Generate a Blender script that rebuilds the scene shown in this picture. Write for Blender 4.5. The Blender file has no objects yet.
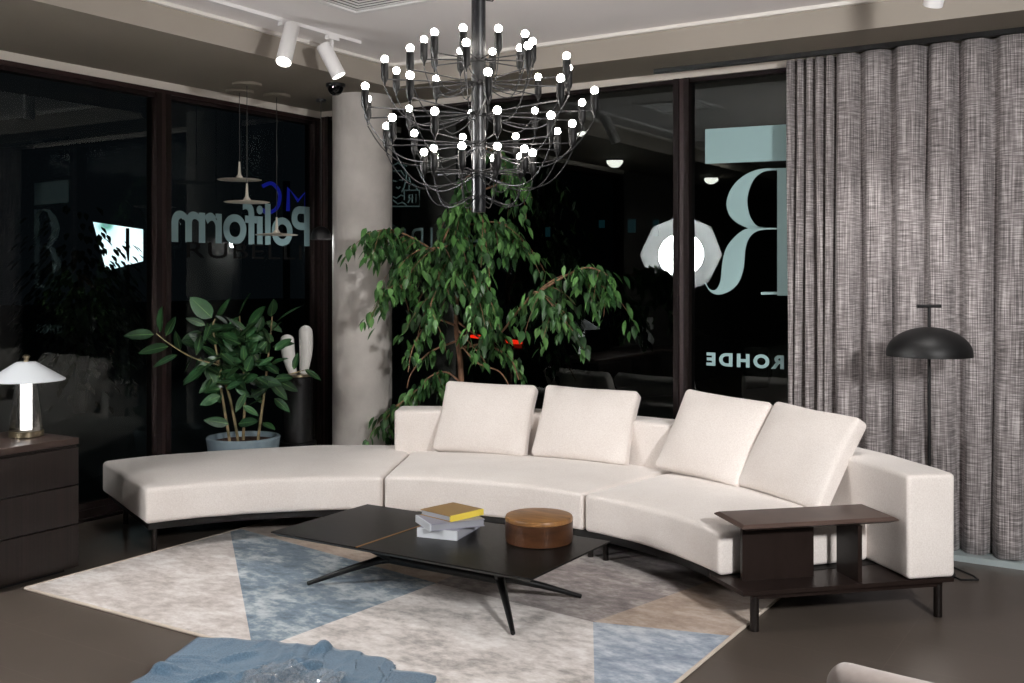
import bpy, math, random
from mathutils import Vector, Matrix, noise
random.seed(7)
SC = bpy.context.scene
COL = SC.collection
R = math.radians
# ------------------------------------------------------------------ camera geometry (world: x along back wall, y along left wall)
YAW, FOC, HOR, EYE = R(32.2), 1040.0, 275.0, 1.65
CS, SN = math.cos(YAW), math.sin(YAW)

def at(px, py, D):
    """world point seen at a pixel at depth D"""
    X = (px - 512) / FOC * D
    return Vector((X * CS - D * SN, X * SN + D * CS, EYE - (py - HOR) / FOC * D))

def on_left(px, py, x):
    d = (px - 512) / FOC
    return at(px, py, x / (d * CS - SN))

def on_back(px, py, y):
    d = (px - 512) / FOC
    return at(px, py, y / (d * SN + CS))

# ------------------------------------------------------------------ materials
def lin(c):
    out = []
    for v in c:
        v = v / 255.0
        out.append(v / 12.92 if v <= 0.04045 else ((v + 0.055) / 1.055) ** 2.4)
    return (out[0], out[1], out[2], 1.0)

def mat(name, col, rough=0.5, metal=0.0, spec=0.5, emit=None, estr=0.0, sheen=0.0, coat=0.0):
    m = bpy.data.materials.new(name); m.use_nodes = True
    b = m.node_tree.nodes['Principled BSDF']
    b.inputs['Base Color'].default_value = lin(col)
    b.inputs['Roughness'].default_value = rough
    b.inputs['Metallic'].default_value = metal
    b.inputs['Specular IOR Level'].default_value = spec
    b.inputs['Sheen Weight'].default_value = sheen
    b.inputs['Coat Weight'].default_value = coat
    if emit:
        b.inputs['Emission Color'].default_value = lin(emit)
        b.inputs['Emission Strength'].default_value = estr
    return m

def nodes(m):
    nt = m.node_tree
    return nt, nt.nodes, nt.links, nt.nodes['Principled BSDF']

def noise_col(m, c1, c2, scale=(1, 1, 1), nscale=5.0, detail=4.0, lo=0.35, hi=0.65, coord='Object', bump=0.0, bscale=None, dist=0.02):
    nt, N, L, b = nodes(m)
    tc = N.new('ShaderNodeTexCoord'); mp = N.new('ShaderNodeMapping'); mp.inputs['Scale'].default_value = scale
    L.new(tc.outputs[coord], mp.inputs['Vector'])
    n = N.new('ShaderNodeTexNoise'); n.inputs['Scale'].default_value = nscale; n.inputs['Detail'].default_value = detail
    L.new(mp.outputs[0], n.inputs['Vector'])
    r = N.new('ShaderNodeValToRGB'); r.color_ramp.elements[0].position = lo; r.color_ramp.elements[1].position = hi
    r.color_ramp.elements[0].color = lin(c1); r.color_ramp.elements[1].color = lin(c2)
    L.new(n.outputs['Fac'], r.inputs['Fac']); L.new(r.outputs['Color'], b.inputs['Base Color'])
    if bump:
        n2 = N.new('ShaderNodeTexNoise'); n2.inputs['Scale'].default_value = bscale or nscale * 4; n2.inputs['Detail'].default_value = 3
        L.new(tc.outputs[coord], n2.inputs['Vector'])
        bp = N.new('ShaderNodeBump'); bp.inputs['Strength'].default_value = bump; bp.inputs['Distance'].default_value = dist
        L.new(n2.outputs['Fac'], bp.inputs['Height']); L.new(bp.outputs[0], b.inputs['Normal'])
    return m

M = {}
M['ceiling'] = noise_col(mat('ceiling_paint', (246, 242, 242), 0.9), (244, 240, 240), (248, 244, 244), nscale=0.7)
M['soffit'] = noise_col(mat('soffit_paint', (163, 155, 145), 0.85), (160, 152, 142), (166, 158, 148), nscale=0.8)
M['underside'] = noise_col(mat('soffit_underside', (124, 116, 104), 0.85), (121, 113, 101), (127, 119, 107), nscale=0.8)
M['trim'] = mat('white_trim', (236, 232, 226), 0.5)
M['headtrim'] = mat('window_head_trim', (212, 204, 194), 0.5)
M['wall'] = mat('wall_plaster', (78, 74, 70), 0.9)
M['floorstrip'] = mat('brushed_strip', (176, 188, 190), 0.4, 0.2)
M['frame'] = mat('bronze_frame', (22, 16, 15), 0.7, 0.0, spec=0.08)
M['framein'] = mat('bronze_frame_light', (38, 26, 25), 0.5, 0.0, spec=0.15)
M['black'] = mat('black_metal', (18, 18, 19), 0.4, 0.3)
M['blackmatte'] = mat('black_lacquer', (13, 13, 14), 0.5, spec=0.35)
M['chrome'] = mat('gunmetal_chrome', (22, 23, 26), 0.32, 0.25)
M['wire'] = mat('chandelier_wire', (26, 27, 30), 0.42, 0.3)
M['socket'] = mat('chandelier_socket', (5, 5, 6), 0.5, 0.0, spec=0.25)
M['bulb'] = mat('bulb_glow', (255, 250, 240), 0.3, emit=(255, 247, 238), estr=62)
M['leg'] = mat('bronze_legs', (26, 21, 19), 0.4, 0.2, spec=0.3)
M['espresso'] = noise_col(mat('espresso_oak', (34, 25, 22), 0.36, spec=0.2), (32, 23, 20), (37, 28, 25), scale=(3, 3, 1), nscale=6)
M['espresso_top'] = noise_col(mat('espresso_leather', (78, 62, 56), 0.45), (74, 58, 52), (84, 67, 60), nscale=8)
M['tabletop'] = noise_col(mat('black_oak', (22, 21, 20), 0.36, spec=0.18), (15, 14, 13), (25, 23, 22), scale=(1.2, 14, 14), nscale=4)
M['brass'] = mat('brass_inlay', (176, 124, 62), 0.35, 0.8)
M['whitelamp'] = mat('white_enamel', (226, 231, 236), 0.45)
M['trackwhite'] = mat('white_powder_coat', (238, 236, 236), 0.45)
M['spotface'] = mat('spot_lens', (255, 255, 250), 0.3, emit=(255, 250, 240), estr=14)
M['domeglow'] = mat('dome_lamp_glow', (255, 255, 255), 0.3, emit=(255, 250, 240), estr=9)
M['pot'] = noise_col(mat('blue_grey_pot', (132, 150, 160), 0.6), (124, 142, 152), (140, 158, 168), nscale=12)
M['soil'] = noise_col(mat('soil', (52, 34, 26), 0.95), (34, 24, 20), (86, 52, 36), nscale=40, bump=0.6)
M['bark'] = noise_col(mat('fig_bark', (124, 92, 70), 0.8), (96, 70, 54), (150, 112, 86), scale=(1, 1, 0.3), nscale=30)
M['stem'] = noise_col(mat('plant_stem', (134, 122, 92), 0.7), (110, 104, 76), (160, 140, 104), nscale=20)
M['chair'] = noise_col(mat('mauve_grey_velvet', (150, 138, 132), 0.8, sheen=0.3), (146, 134, 128), (156, 144, 138), nscale=30)
M['darkchair'] = mat('dark_olive_fabric', (66, 68, 62), 0.85)
M['sculpt'] = mat('white_ceramic', (232, 230, 226), 0.35)
M['vase'] = mat('white_vase', (214, 218, 214), 0.4)
M['asphalt'] = mat('night_asphalt', (26, 28, 30), 0.8)
M['facade'] = mat('dark_facade', (22, 26, 30), 0.9)
M['tealwin'] = mat('teal_window', (10, 30, 34), 0.5, emit=(70, 150, 165), estr=0.03)
M['carpaint'] = mat('dark_car', (14, 15, 18), 0.2)
M['tail'] = mat('tail_light', (120, 10, 5), 0.3, emit=(255, 40, 16), estr=0.9)
M['neon'] = mat('blue_neon', (10, 10, 60), 0.3, emit=(40, 50, 200), estr=0.22)
M['paper'] = mat('book_pages', (160, 162, 170), 0.8)
M['yellow'] = mat('yellow_cloth_spine', (240, 214, 84), 0.6)
M['tancover'] = mat('tan_cover', (150, 120, 76), 0.55)
M['greycover'] = mat('lilac_grey_cover', (150, 150, 164), 0.4)
M['whitecover'] = mat('white_cover', (214, 218, 224), 0.5)
M['vinyl'] = mat('frosted_vinyl', (152, 182, 184), 0.75)
M['vinyldim'] = mat('frosted_vinyl_darker', (124, 150, 153), 0.8)  # darker tone of the frosted vinyl
M['vinylfaint'] = mat('faint_outline_vinyl', (86, 110, 110), 0.7)
M['reflectword'] = mat('reflected_word_grey', (12, 12, 12), 0.9, spec=0.1)  # grey for the reflected word painted on the left pane
M['lens'] = mat('camera_dome', (8, 8, 9), 0.08)

def fabric(name, c1, c2):
    m = mat(name, c1, 0.92, sheen=0.25)
    nt, N, L, b = nodes(m)
    tc = N.new('ShaderNodeTexCoord')
    n1 = N.new('ShaderNodeTexNoise'); n1.inputs['Scale'].default_value = 140; n1.inputs['Detail'].default_value = 2
    n3 = N.new('ShaderNodeTexNoise'); n3.inputs['Scale'].default_value = 3; n3.inputs['Detail'].default_value = 4
    L.new(tc.outputs['Object'], n1.inputs['Vector']); L.new(tc.outputs['Object'], n3.inputs['Vector'])
    mx = N.new('ShaderNodeMath'); mx.operation = 'MULTIPLY_ADD'; mx.inputs[1].default_value = 0.6
    L.new(n1.outputs['Fac'], mx.inputs[0]); 
    ml = N.new('ShaderNodeMath'); ml.operation = 'MULTIPLY'; ml.inputs[1].default_value = 0.4
    L.new(n3.outputs['Fac'], ml.inputs[0]); L.new(ml.outputs[0], mx.inputs[2])
    r = N.new('ShaderNodeValToRGB'); r.color_ramp.elements[0].position = 0.35; r.color_ramp.elements[1].position = 0.65
    r.color_ramp.elements[0].color = lin(c1); r.color_ramp.elements[1].color = lin(c2)
    L.new(mx.outputs[0], r.inputs['Fac']); L.new(r.outputs['Color'], b.inputs['Base Color'])
    bp = N.new('ShaderNodeBump'); bp.inputs['Strength'].default_value = 0.35; bp.inputs['Distance'].default_value = 0.004
    L.new(n1.outputs['Fac'], bp.inputs['Height']); L.new(bp.outputs[0], b.inputs['Normal'])
    return m
M['cream'] = fabric('cream_boucle', (220, 211, 205), (236, 229, 224))

def floor_mat():
    m = mat('brown_grey_tile', (84, 76, 70), 0.34)
    nt, N, L, b = nodes(m)
    tc = N.new('ShaderNodeTexCoord'); mp = N.new('ShaderNodeMapping')
    mp.inputs['Location'].default_value = (1.01, -2.90, 0)
    L.new(tc.outputs['Object'], mp.inputs['Vector'])
    br = N.new('ShaderNodeTexBrick'); br.offset = 0.0; br.inputs['Scale'].default_value = 1.0
    br.inputs['Brick Width'].default_value = 1.2; br.inputs['Row Height'].default_value = 0.335
    br.inputs['Mortar Size'].default_value = 0.0022; br.inputs['Mortar Smooth'].default_value = 0.3
    br.inputs['Color1'].default_value = lin((88, 79, 72)); br.inputs['Color2'].default_value = lin((84, 76, 69)); br.inputs['Mortar'].default_value = lin((98, 89, 82))
    L.new(mp.outputs[0], br.inputs['Vector'])
    n = N.new('ShaderNodeTexNoise'); n.inputs['Scale'].default_value = 2.2; n.inputs['Detail'].default_value = 6
    L.new(tc.outputs['Object'], n.inputs['Vector'])
    mx = N.new('ShaderNodeMixRGB'); mx.blend_type = 'MULTIPLY'; mx.inputs['Fac'].default_value = 0.35
    L.new(br.outputs['Color'], mx.inputs['Color1']); L.new(n.outputs['Color'], mx.inputs['Color2'])
    hs = N.new('ShaderNodeHueSaturation'); hs.inputs['Saturation'].default_value = 0.9
    r = N.new('ShaderNodeValToRGB'); r.color_ramp.elements[0].color = (0.75, 0.75, 0.75, 1); r.color_ramp.elements[1].color = (1.1, 1.1, 1.1, 1)
    L.new(n.outputs['Fac'], r.inputs['Fac']); L.new(r.outputs['Color'], mx.inputs['Color2']); mx.inputs['Fac'].default_value = 1.0
    L.new(mx.outputs[0], b.inputs['Base Color'])
    return m
M['floor'] = floor_mat()

def glass_mat(name='window_glass', ior=1.85):
    m = bpy.data.materials.new(name); m.use_nodes = True
    nt = m.node_tree; nt.nodes.clear(); N, L = nt.nodes, nt.links
    out = N.new('ShaderNodeOutputMaterial'); tr = N.new('ShaderNodeBsdfTransparent'); tr.inputs['Color'].default_value = (0.86, 0.93, 0.92, 1)
    gl = N.new('ShaderNodeBsdfGlossy'); gl.inputs['Roughness'].default_value = 0.0; gl.inputs['Color'].default_value = (0.92, 1, 0.99, 1)
    lw = N.new('ShaderNodeFresnel'); lw.inputs['IOR'].default_value = ior
    mx = N.new('ShaderNodeMixShader')
    L.new(lw.outputs[0], mx.inputs['Fac']); L.new(tr.outputs[0], mx.inputs[1]); L.new(gl.outputs[0], mx.inputs[2])
    L.new(mx.outputs[0], out.inputs['Surface'])
    return m
M['glass'] = glass_mat()
M['glassleft'] = glass_mat('window_glass_coated', 1.42)

def clear_mat(name, tint, rough=0.03, ior=1.45, boost=0.06, blend=0.35):
    m = bpy.data.materials.new(name); m.use_nodes = True
    nt = m.node_tree; nt.nodes.clear(); N, L = nt.nodes, nt.links
    out = N.new('ShaderNodeOutputMaterial'); tr = N.new('ShaderNodeBsdfTransparent'); tr.inputs['Color'].default_value = tint
    gl = N.new('ShaderNodeBsdfGlossy'); gl.inputs['Roughness'].default_value = rough
    lw = N.new('ShaderNodeLayerWeight'); lw.inputs['Blend'].default_value = blend
    ad = N.new('ShaderNodeMath'); ad.operation = 'ADD'; ad.inputs[1].default_value = boost; ad.use_clamp = True
    mx = N.new('ShaderNodeMixShader')
    L.new(lw.outputs['Fresnel'], ad.inputs[0]); L.new(ad.outputs[0], mx.inputs['Fac']); L.new(tr.outputs[0], mx.inputs[1]); L.new(gl.outputs[0], mx.inputs[2])
    L.new(mx.outputs[0], out.inputs['Surface'])
    return m
def pure_clear(name):
    m = bpy.data.materials.new(name); m.use_nodes = True
    nt = m.node_tree; nt.nodes.clear(); N, L = nt.nodes, nt.links
    out = N.new('ShaderNodeOutputMaterial'); tr = N.new('ShaderNodeBsdfTransparent'); tr.inputs['Color'].default_value = (0.97, 0.99, 0.99, 1)
    L.new(tr.outputs[0], out.inputs['Surface']); return m
M['clearback'] = pure_clear('glass_outer_face')
M['smokeglass'] = clear_mat('smoked_glass', (0.9, 0.91, 0.91, 1), 0.12, boost=0.16)
M['plastic'] = clear_mat('clear_plastic', (0.95, 0.97, 0.98, 1), 0.16)
def plastic_mat(m):
    nt = m.node_tree; N, L = nt.nodes, nt.links; N.clear()
    out = N.new('ShaderNodeOutputMaterial'); tr = N.new('ShaderNodeBsdfTransparent'); gl = N.new('ShaderNodeBsdfGlossy'); df = N.new('ShaderNodeBsdfTranslucent'); d2 = N.new('ShaderNodeBsdfDiffuse')
    gl.inputs['Roughness'].default_value = 0.12
    m1 = N.new('ShaderNodeMixShader'); m1.inputs['Fac'].default_value = 0.075; m2 = N.new('ShaderNodeMixShader'); m2.inputs['Fac'].default_value = 0.05
    L.new(tr.outputs[0], m1.inputs[1]); L.new(gl.outputs[0], m1.inputs[2]); L.new(m1.outputs[0], m2.inputs[1]); L.new(d2.outputs[0], m2.inputs[2]); L.new(m2.outputs[0], out.inputs['Surface'])
plastic_mat(M['plastic'])
M['tube'] = mat('light_tube', (255, 255, 255), 0.3, emit=(255, 250, 246), estr=2.0)

def curtain_mat():
    m = mat('woven_linen', (150, 140, 138), 0.9, sheen=0.15)
    nt, N, L, b = nodes(m)
    uv = N.new('ShaderNodeUVMap')
    def threads(sc, lo, hi):
        mp = N.new('ShaderNodeMapping'); mp.inputs['Scale'].default_value = sc; L.new(uv.outputs[0], mp.inputs['Vector'])
        n = N.new('ShaderNodeTexNoise'); n.inputs['Scale'].default_value = 1.0; n.inputs['Detail'].default_value = 2.5; n.inputs['Roughness'].default_value = 0.6
        L.new(mp.outputs[0], n.inputs['Vector'])
        r = N.new('ShaderNodeMapRange'); r.inputs['From Min'].default_value = lo; r.inputs['From Max'].default_value = hi; L.new(n.outputs['Fac'], r.inputs['Value'])
        return r
    v = threads((150, 3.0, 1), 0.30, 0.70); h = threads((10.0, 150, 1), 0.28, 0.72)
    ad = N.new('ShaderNodeMath'); ad.operation = 'ADD'; L.new(v.outputs[0], ad.inputs[0]); L.new(h.outputs[0], ad.inputs[1])
    hf = N.new('ShaderNodeMath'); hf.operation = 'MULTIPLY'; hf.inputs[1].default_value = 0.5; L.new(ad.outputs[0], hf.inputs[0])
    r = N.new('ShaderNodeValToRGB'); e = r.color_ramp.elements
    e[0].position = 0.12; e[0].color = lin((52, 48, 48)); e[1].position = 0.9; e[1].color = lin((214, 207, 206))
    k = r.color_ramp.elements.new(0.5); k.color = lin((132, 125, 125))
    L.new(hf.outputs[0], r.inputs['Fac']); L.new(r.outputs['Color'], b.inputs['Base Color'])
    return m
M['curtain'] = curtain_mat()
M['sofaframe'] = mat('black_bronze', (13, 11, 10), 0.6, 0.0, spec=0.2)

def concrete():
    m = mat('raw_concrete', (168, 160, 150), 0.75)
    noise_col(m, (150, 144, 138), (208, 202, 196), nscale=2.0, detail=10, lo=0.25, hi=0.72, bump=0.2, bscale=18)
    return m
M['concrete'] = concrete()

def walnut(name, c1, c2, sc=(26, 26, 1.2), rough=0.4):
    m = mat(name, c1, rough, spec=0.25)
    return noise_col(m, c1, c2, scale=sc, nscale=2.0, detail=5, lo=0.3, hi=0.7)
M['credenza'] = walnut('dark_walnut', (24, 19, 17), (37, 29, 26), (48, 48, 0.7))
M['credtop'] = walnut('dark_walnut_top', (52, 41, 38), (74, 60, 54), (22, 2, 22))
M['boxwood'] = walnut('walnut_side', (46, 29, 19), (88, 57, 37), (2.2, 2.2, 9), 0.3)
M['boxtop'] = walnut('walnut_lid', (104, 72, 42), (158, 114, 70), (3, 16, 3), 0.35)

def leafmat(name, c1, c2, back):
    m = mat(name, c1, 0.42, spec=0.4)
    noise_col(m, c1, c2, nscale=6, detail=2)
    b = m.node_tree.nodes['Principled BSDF']
    b.inputs['Subsurface Weight'].default_value = 0.0
    return m
M['figleaf'] = leafmat('weeping_fig_leaf', (34, 66, 30), (74, 116, 60), 0)
M['figleaf2'] = leafmat('weeping_fig_leaf_dark', (22, 48, 22), (44, 80, 40), 0)
M['figleaf3'] = leafmat('weeping_fig_leaf_young', (66, 108, 52), (98, 140, 78), 0)
M['rubberleaf'] = leafmat('rubber_plant_leaf', (20, 48, 27), (42, 80, 44), 0)
M['rubberleaf2'] = leafmat('rubber_plant_leaf_dark', (12, 34, 18), (28, 58, 30), 0)
M['leafvein'] = mat('leaf_midrib', (84, 112, 62), 0.5)
M['nightleaf'] = mat('night_tree_leaf', (16, 26, 16), 0.8)

def rugmat(name, c1, c2, c3):
    m = mat(name, c1, 0.95, sheen=0.2)
    nt, N, L, b = nodes(m)
    tc = N.new('ShaderNodeTexCoord'); mp = N.new('ShaderNodeMapping'); mp.inputs['Rotation'].default_value = (0, 0, R(20)); mp.inputs['Scale'].default_value = (1, 1.5, 1)
    L.new(tc.outputs['Object'], mp.inputs['Vector'])
    a = N.new('ShaderNodeTexNoise'); a.inputs['Scale'].default_value = 3.0; a.inputs['Detail'].default_value = 5; a.inputs['Distortion'].default_value = 0.6
    n = N.new('ShaderNodeTexNoise'); n.inputs['Scale'].default_value = 13; n.inputs['Detail'].default_value = 8; n.inputs['Roughness'].default_value = 0.7
    L.new(mp.outputs[0], a.inputs['Vector']); L.new(mp.outputs[0], n.inputs['Vector'])
    mx = N.new('ShaderNodeMixRGB'); mx.inputs['Fac'].default_value = 0.55; L.new(a.outputs['Fac'], mx.inputs['Color1']); L.new(n.outputs['Fac'], mx.inputs['Color2'])
    r = N.new('ShaderNodeValToRGB'); e = r.color_ramp.elements
    e[0].position = 0.38; e[0].color = lin(c1); e[1].position = 0.61; e[1].color = lin(c3)
    k = e.new(0.49); k.color = lin(c2)
    L.new(mx.outputs[0], r.inputs['Fac']); L.new(r.outputs['Color'], b.inputs['Base Color'])
    bp = N.new('ShaderNodeBump'); bp.inputs['Strength'].default_value = 0.5; bp.inputs['Distance'].default_value = 0.012
    L.new(n.outputs['Fac'], bp.inputs['Height']); L.new(bp.outputs[0], b.inputs['Normal'])
    return m
M['rug_beige'] = rugmat('rug_beige', (172, 162, 156), (207, 198, 193), (234, 229, 226))
M['rug_blue'] = rugmat('rug_blue', (62, 84, 100), (106, 126, 142), (190, 198, 202))
M['rug_pale'] = rugmat('rug_pale_blue', (112, 126, 146), (152, 164, 180), (204, 210, 216))
M['rug_grey'] = rugmat('rug_grey_beige', (152, 146, 142), (206, 198, 193), (236, 231, 228))
M['rug_mauve'] = rugmat('rug_mauve', (104, 94, 93), (142, 130, 127), (190, 181, 176))
M['rug_tan'] = rugmat('rug_tan', (150, 128, 110), (176, 154, 136), (198, 182, 168))
M['rug_edge'] = mat('rug_binding', (205, 192, 178), 0.9)
M['blanket'] = fabric('washed_blue_linen', (62, 88, 110), (94, 122, 144))

# ------------------------------------------------------------------ mesh builder
class MB:
    def __init__(s): s.v = []; s.f = []; s.m = []; s.uv = None
    def add(s, vs, fs, mi=0):
        o = len(s.v); s.v += [Vector(p) for p in vs]
        for f in fs: s.f.append([i + o for i in f]); s.m.append(mi)
        return s
    def box(s, x0, x1, y0, y1, z0, z1, mi=0, T=None):
        vs = [Vector((x, y, z)) for z in (z0, z1) for y in (y0, y1) for x in (x0, x1)]
        if T: vs = [T @ p for p in vs]
        return s.add(vs, [(0, 2, 3, 1), (4, 5, 7, 6), (0, 1, 5, 4), (2, 6, 7, 3), (0, 4, 6, 2), (1, 3, 7, 5)], mi)
    def bbox(s, x0, x1, y0, y1, z0, z1, r, mi=0, T=None, n=2, mid=1):
        """rounded box"""
        return s.rbox(Vector(((x0 + x1) / 2, (y0 + y1) / 2, (z0 + z1) / 2)), ((x1 - x0) / 2, (y1 - y0) / 2, (z1 - z0) / 2), r, n, (mid, mid, mid), (lambda p: T @ p) if T else None, mi)
    def rbox(s, c, h, r, n=4, mid=(8, 8, 4), fn=None, mi=0):
        ax = []
        for k in range(3):
            hk = h[k]; rr = min(r, hk * 0.999)
            a = [-hk + rr * (1 - math.cos(math.pi / 2 * i / n)) * 0.0 + rr * math.tan(math.pi / 4 * i / n) for i in range(n + 1)]
            lo = -hk + rr; hi = hk - rr
            mids = [lo + (hi - lo) * i / mid[k] for i in range(1, mid[k])]
            b = [-q for q in reversed(a)]
            ax.append(a + mids + b)
        idx = {}
        def pt(i, j, k):
            key = (i, j, k)
            if key in idx: return idx[key]
            p = Vector((ax[0][i], ax[1][j], ax[2][k]))
            q = Vector([max(-(h[a] - min(r, h[a] * .999)), min(h[a] - min(r, h[a] * .999), p[a])) for a in range(3)])
            d = p - q
            if d.length > 1e-9:
                d = d.normalized() * min(r, min(h) * .999) if False else Vector([d[a] for a in range(3)]).normalized() * r
                p = q + d
            p = p + c
            if fn: p = fn(p)
            idx[key] = len(s.v); s.v.append(p)
            return idx[key]
        n0, n1, n2 = len(ax[0]) - 1, len(ax[1]) - 1, len(ax[2]) - 1
        def quad(a, b, cc, d): s.f.append([a, b, cc, d]); s.m.append(mi)
        for i in range(n0):
            for j in range(n1):
                quad(pt(i, j, 0), pt(i, j + 1, 0), pt(i + 1, j + 1, 0), pt(i + 1, j, 0))
                quad(pt(i, j, n2), pt(i + 1, j, n2), pt(i + 1, j + 1, n2), pt(i, j + 1, n2))
        for i in range(n0):
            for k in range(n2):
                quad(pt(i, 0, k), pt(i + 1, 0, k), pt(i + 1, 0, k + 1), pt(i, 0, k + 1))
                quad(pt(i, n1, k), pt(i, n1, k + 1), pt(i + 1, n1, k + 1), pt(i + 1, n1, k))
        for j in range(n1):
            for k in range(n2):
                quad(pt(0, j, k), pt(0, j, k + 1), pt(0, j + 1, k + 1), pt(0, j + 1, k))
                quad(pt(n0, j, k), pt(n0, j + 1, k), pt(n0, j + 1, k + 1), pt(n0, j, k + 1))
        return s
    def tube(s, pts, rad, n=8, mi=0, cap=True):
        pts = [Vector(p) for p in pts]
        rads = rad if isinstance(rad, (list, tuple)) else [rad] * len(pts)
        up = None; rings = []
        for i, p in enumerate(pts):
            a = pts[max(i - 1, 0)]; b = pts[min(i + 1, len(pts) - 1)]
            t = (b - a).normalized()
            if up is None:
                up = Vector((0, 0, 1)) if abs(t.z) < 0.9 else Vector((1, 0, 0))
            u = (up - t * up.dot(t))
            if u.length < 1e-6: u = Vector((1, 0, 0)) - t * t.x
            u.normalize(); w = t.cross(u); up = u
            rings.append([p + (u * math.cos(2 * math.pi * k / n) + w * math.sin(2 * math.pi * k / n)) * rads[i] for k in range(n)])
        vs = [q for r in rings for q in r]; fs = []
        for i in range(len(rings) - 1):
            for k in range(n):
                fs.append((i * n + k, i * n + (k + 1) % n, (i + 1) * n + (k + 1) % n, (i + 1) * n + k))
        if cap:
            fs.append(tuple(reversed(range(n)))); fs.append(tuple((len(rings) - 1) * n + k for k in range(n)))
        return s.add(vs, fs, mi)
    def lathe(s, prof, c=(0, 0, 0), n=32, mi=0, T=None):
        vs = []; fs = []
        for (r, z) in prof:
            for k in range(n):
                p = Vector((r * math.cos(2 * math.pi * k / n), r * math.sin(2 * math.pi * k / n), z))
                vs.append((T @ p) if T else p + Vector(c))
        for i in range(len(prof) - 1):
            for k in range(n):
                fs.append((i * n + k, i * n + (k + 1) % n, (i + 1) * n + (k + 1) % n, (i + 1) * n + k))
        if prof[0][0] > 1e-6: fs.append(tuple(reversed(range(n))))
        if prof[-1][0] > 1e-6: fs.append(tuple((len(prof) - 1) * n + k for k in range(n)))
        return s.add(vs, fs, mi)
    def prism(s, poly, z0, z1, mi=0, fn=None):
        n = len(poly)
        vs = [Vector((x, y, z)) for z in (z0, z1) for (x, y) in poly]
        if fn: vs = [fn(p) for p in vs]
        fs = [tuple(reversed(range(n))), tuple(range(n, 2 * n))] + [(i, (i + 1) % n, n + (i + 1) % n, n + i) for i in range(n)]
        return s.add(vs, fs, mi)
    def build(s, name, mats, parent=None, smooth=True, loc=None, angle=40):
        me = bpy.data.meshes.new(name)
        off = Vector(loc) if loc is not None else Vector((0, 0, 0))
        me.from_pydata([tuple(p - off) for p in s.v], [], s.f)
        if not isinstance(mats, (list, tuple)): mats = [mats]
        for m in mats: me.materials.append(m)
        me.polygons.foreach_set('material_index', s.m)
        if s.uv:
            lay = me.uv_layers.new(name='UVMap')
            for l in me.loops: lay.data[l.index].uv = s.uv[l.vertex_index]
        me.validate(); me.update()
        if smooth:
            me.polygons.foreach_set('use_smooth', [True] * len(me.polygons))
            try: me.set_sharp_from_angle(angle=R(angle))
            except Exception: pass
        o = bpy.data.objects.new(name, me); COL.objects.link(o)
        if loc is not None: o.location = off
        if parent is not None:
            o.parent = parent
            o.matrix_parent_inverse = PINV.get(parent.name, Matrix.Identity(4))
        return o
PINV = {}

def tag(o, label=None, cat=None, group=None, kind=None):
    if label: o['label'] = label
    if cat: o['category'] = cat
    if group: o['group'] = group
    if kind: o['kind'] = kind
    return o

def thing(name, label, cat, loc=(0, 0, 0), rz=0, group=None, inv=True):
    """an empty at the base; with inv the children are given in world coordinates"""
    o = bpy.data.objects.new(name, None); COL.objects.link(o)
    o.location = loc; o.rotation_euler = (0, 0, rz); o.empty_display_size = 0.1
    if inv:
        PINV[o.name] = (Matrix.Translation(Vector(loc)) @ Matrix.Rotation(rz, 4, 'Z')).inverted()
    return tag(o, label, cat, group)

def dup(root, loc, rz, label, group=None):
    def cp(o, par):
        c = o.copy(); COL.objects.link(c)
        if par is not None: c.parent = par
        for ch in [x for x in ALLKIDS if x.parent == o]: cp(ch, c)
        return c
    c = cp(root, None); c.location = loc; c.rotation_euler = (0, 0, rz)
    return tag(c, label, None, group)

# ================================================================== SETTING
XL, YB, ZS, ZC = -6.165, 6.70, 3.05, 3.22       # left glass wall, back glass wall, soffit, ceiling
FX, FY = -4.89, 6.09                            # inner faces of the soffit
XR, YF = 4.6, -5.2

b = MB(); b.box(XL - 0.12, XR, YF, YB + 0.12, -0.15, 0.0)
tag(b.build('floor', M['floor'], smooth=False), 'brown grey tiled showroom floor', None, kind='structure')

b = MB()
b.box(FX, XR, YF, FY, ZC, ZC + 0.2, 0)
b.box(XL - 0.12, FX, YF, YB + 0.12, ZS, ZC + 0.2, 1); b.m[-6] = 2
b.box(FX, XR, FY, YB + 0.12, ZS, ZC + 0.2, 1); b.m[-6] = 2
tag(b.build('ceiling', [M['ceiling'], M['soffit'], M['underside']], smooth=False), 'white ceiling with a dropped beige soffit along both window walls', None, kind='structure')

b = MB(); b.box(FX, FX + 0.03, YF, FY, ZC - 0.022, ZC); b.box(FX, XR, FY - 0.03, FY, ZC - 0.022, ZC)
tag(b.build('trim_1', M['trim'], smooth=False), 'thin white edge trim between ceiling and soffit', None, kind='structure')

b = MB(); b.box(XL - 0.12, XL, YF, 0.9, 0, ZS)
tag(b.build('wall_left', M['wall'], smooth=False), None, None, kind='structure')
b = MB(); b.box(1.6, XR, YB, YB + 0.12, 0, ZS)
tag(b.build('wall_back', M['wall'], smooth=False), None, None, kind='structure')
b = MB(); b.box(XR, XR + 0.12, YF, YB + 0.12, 0, ZC)
tag(b.build('wall_right', M['wall'], smooth=False), None, None, kind='structure')
b = MB(); b.box(XL - 0.12, XR + 0.12, YF - 0.12, YF, 0, ZC)
tag(b.build('wall_front', M['wall'], smooth=False), None, None, kind='structure')

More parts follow.
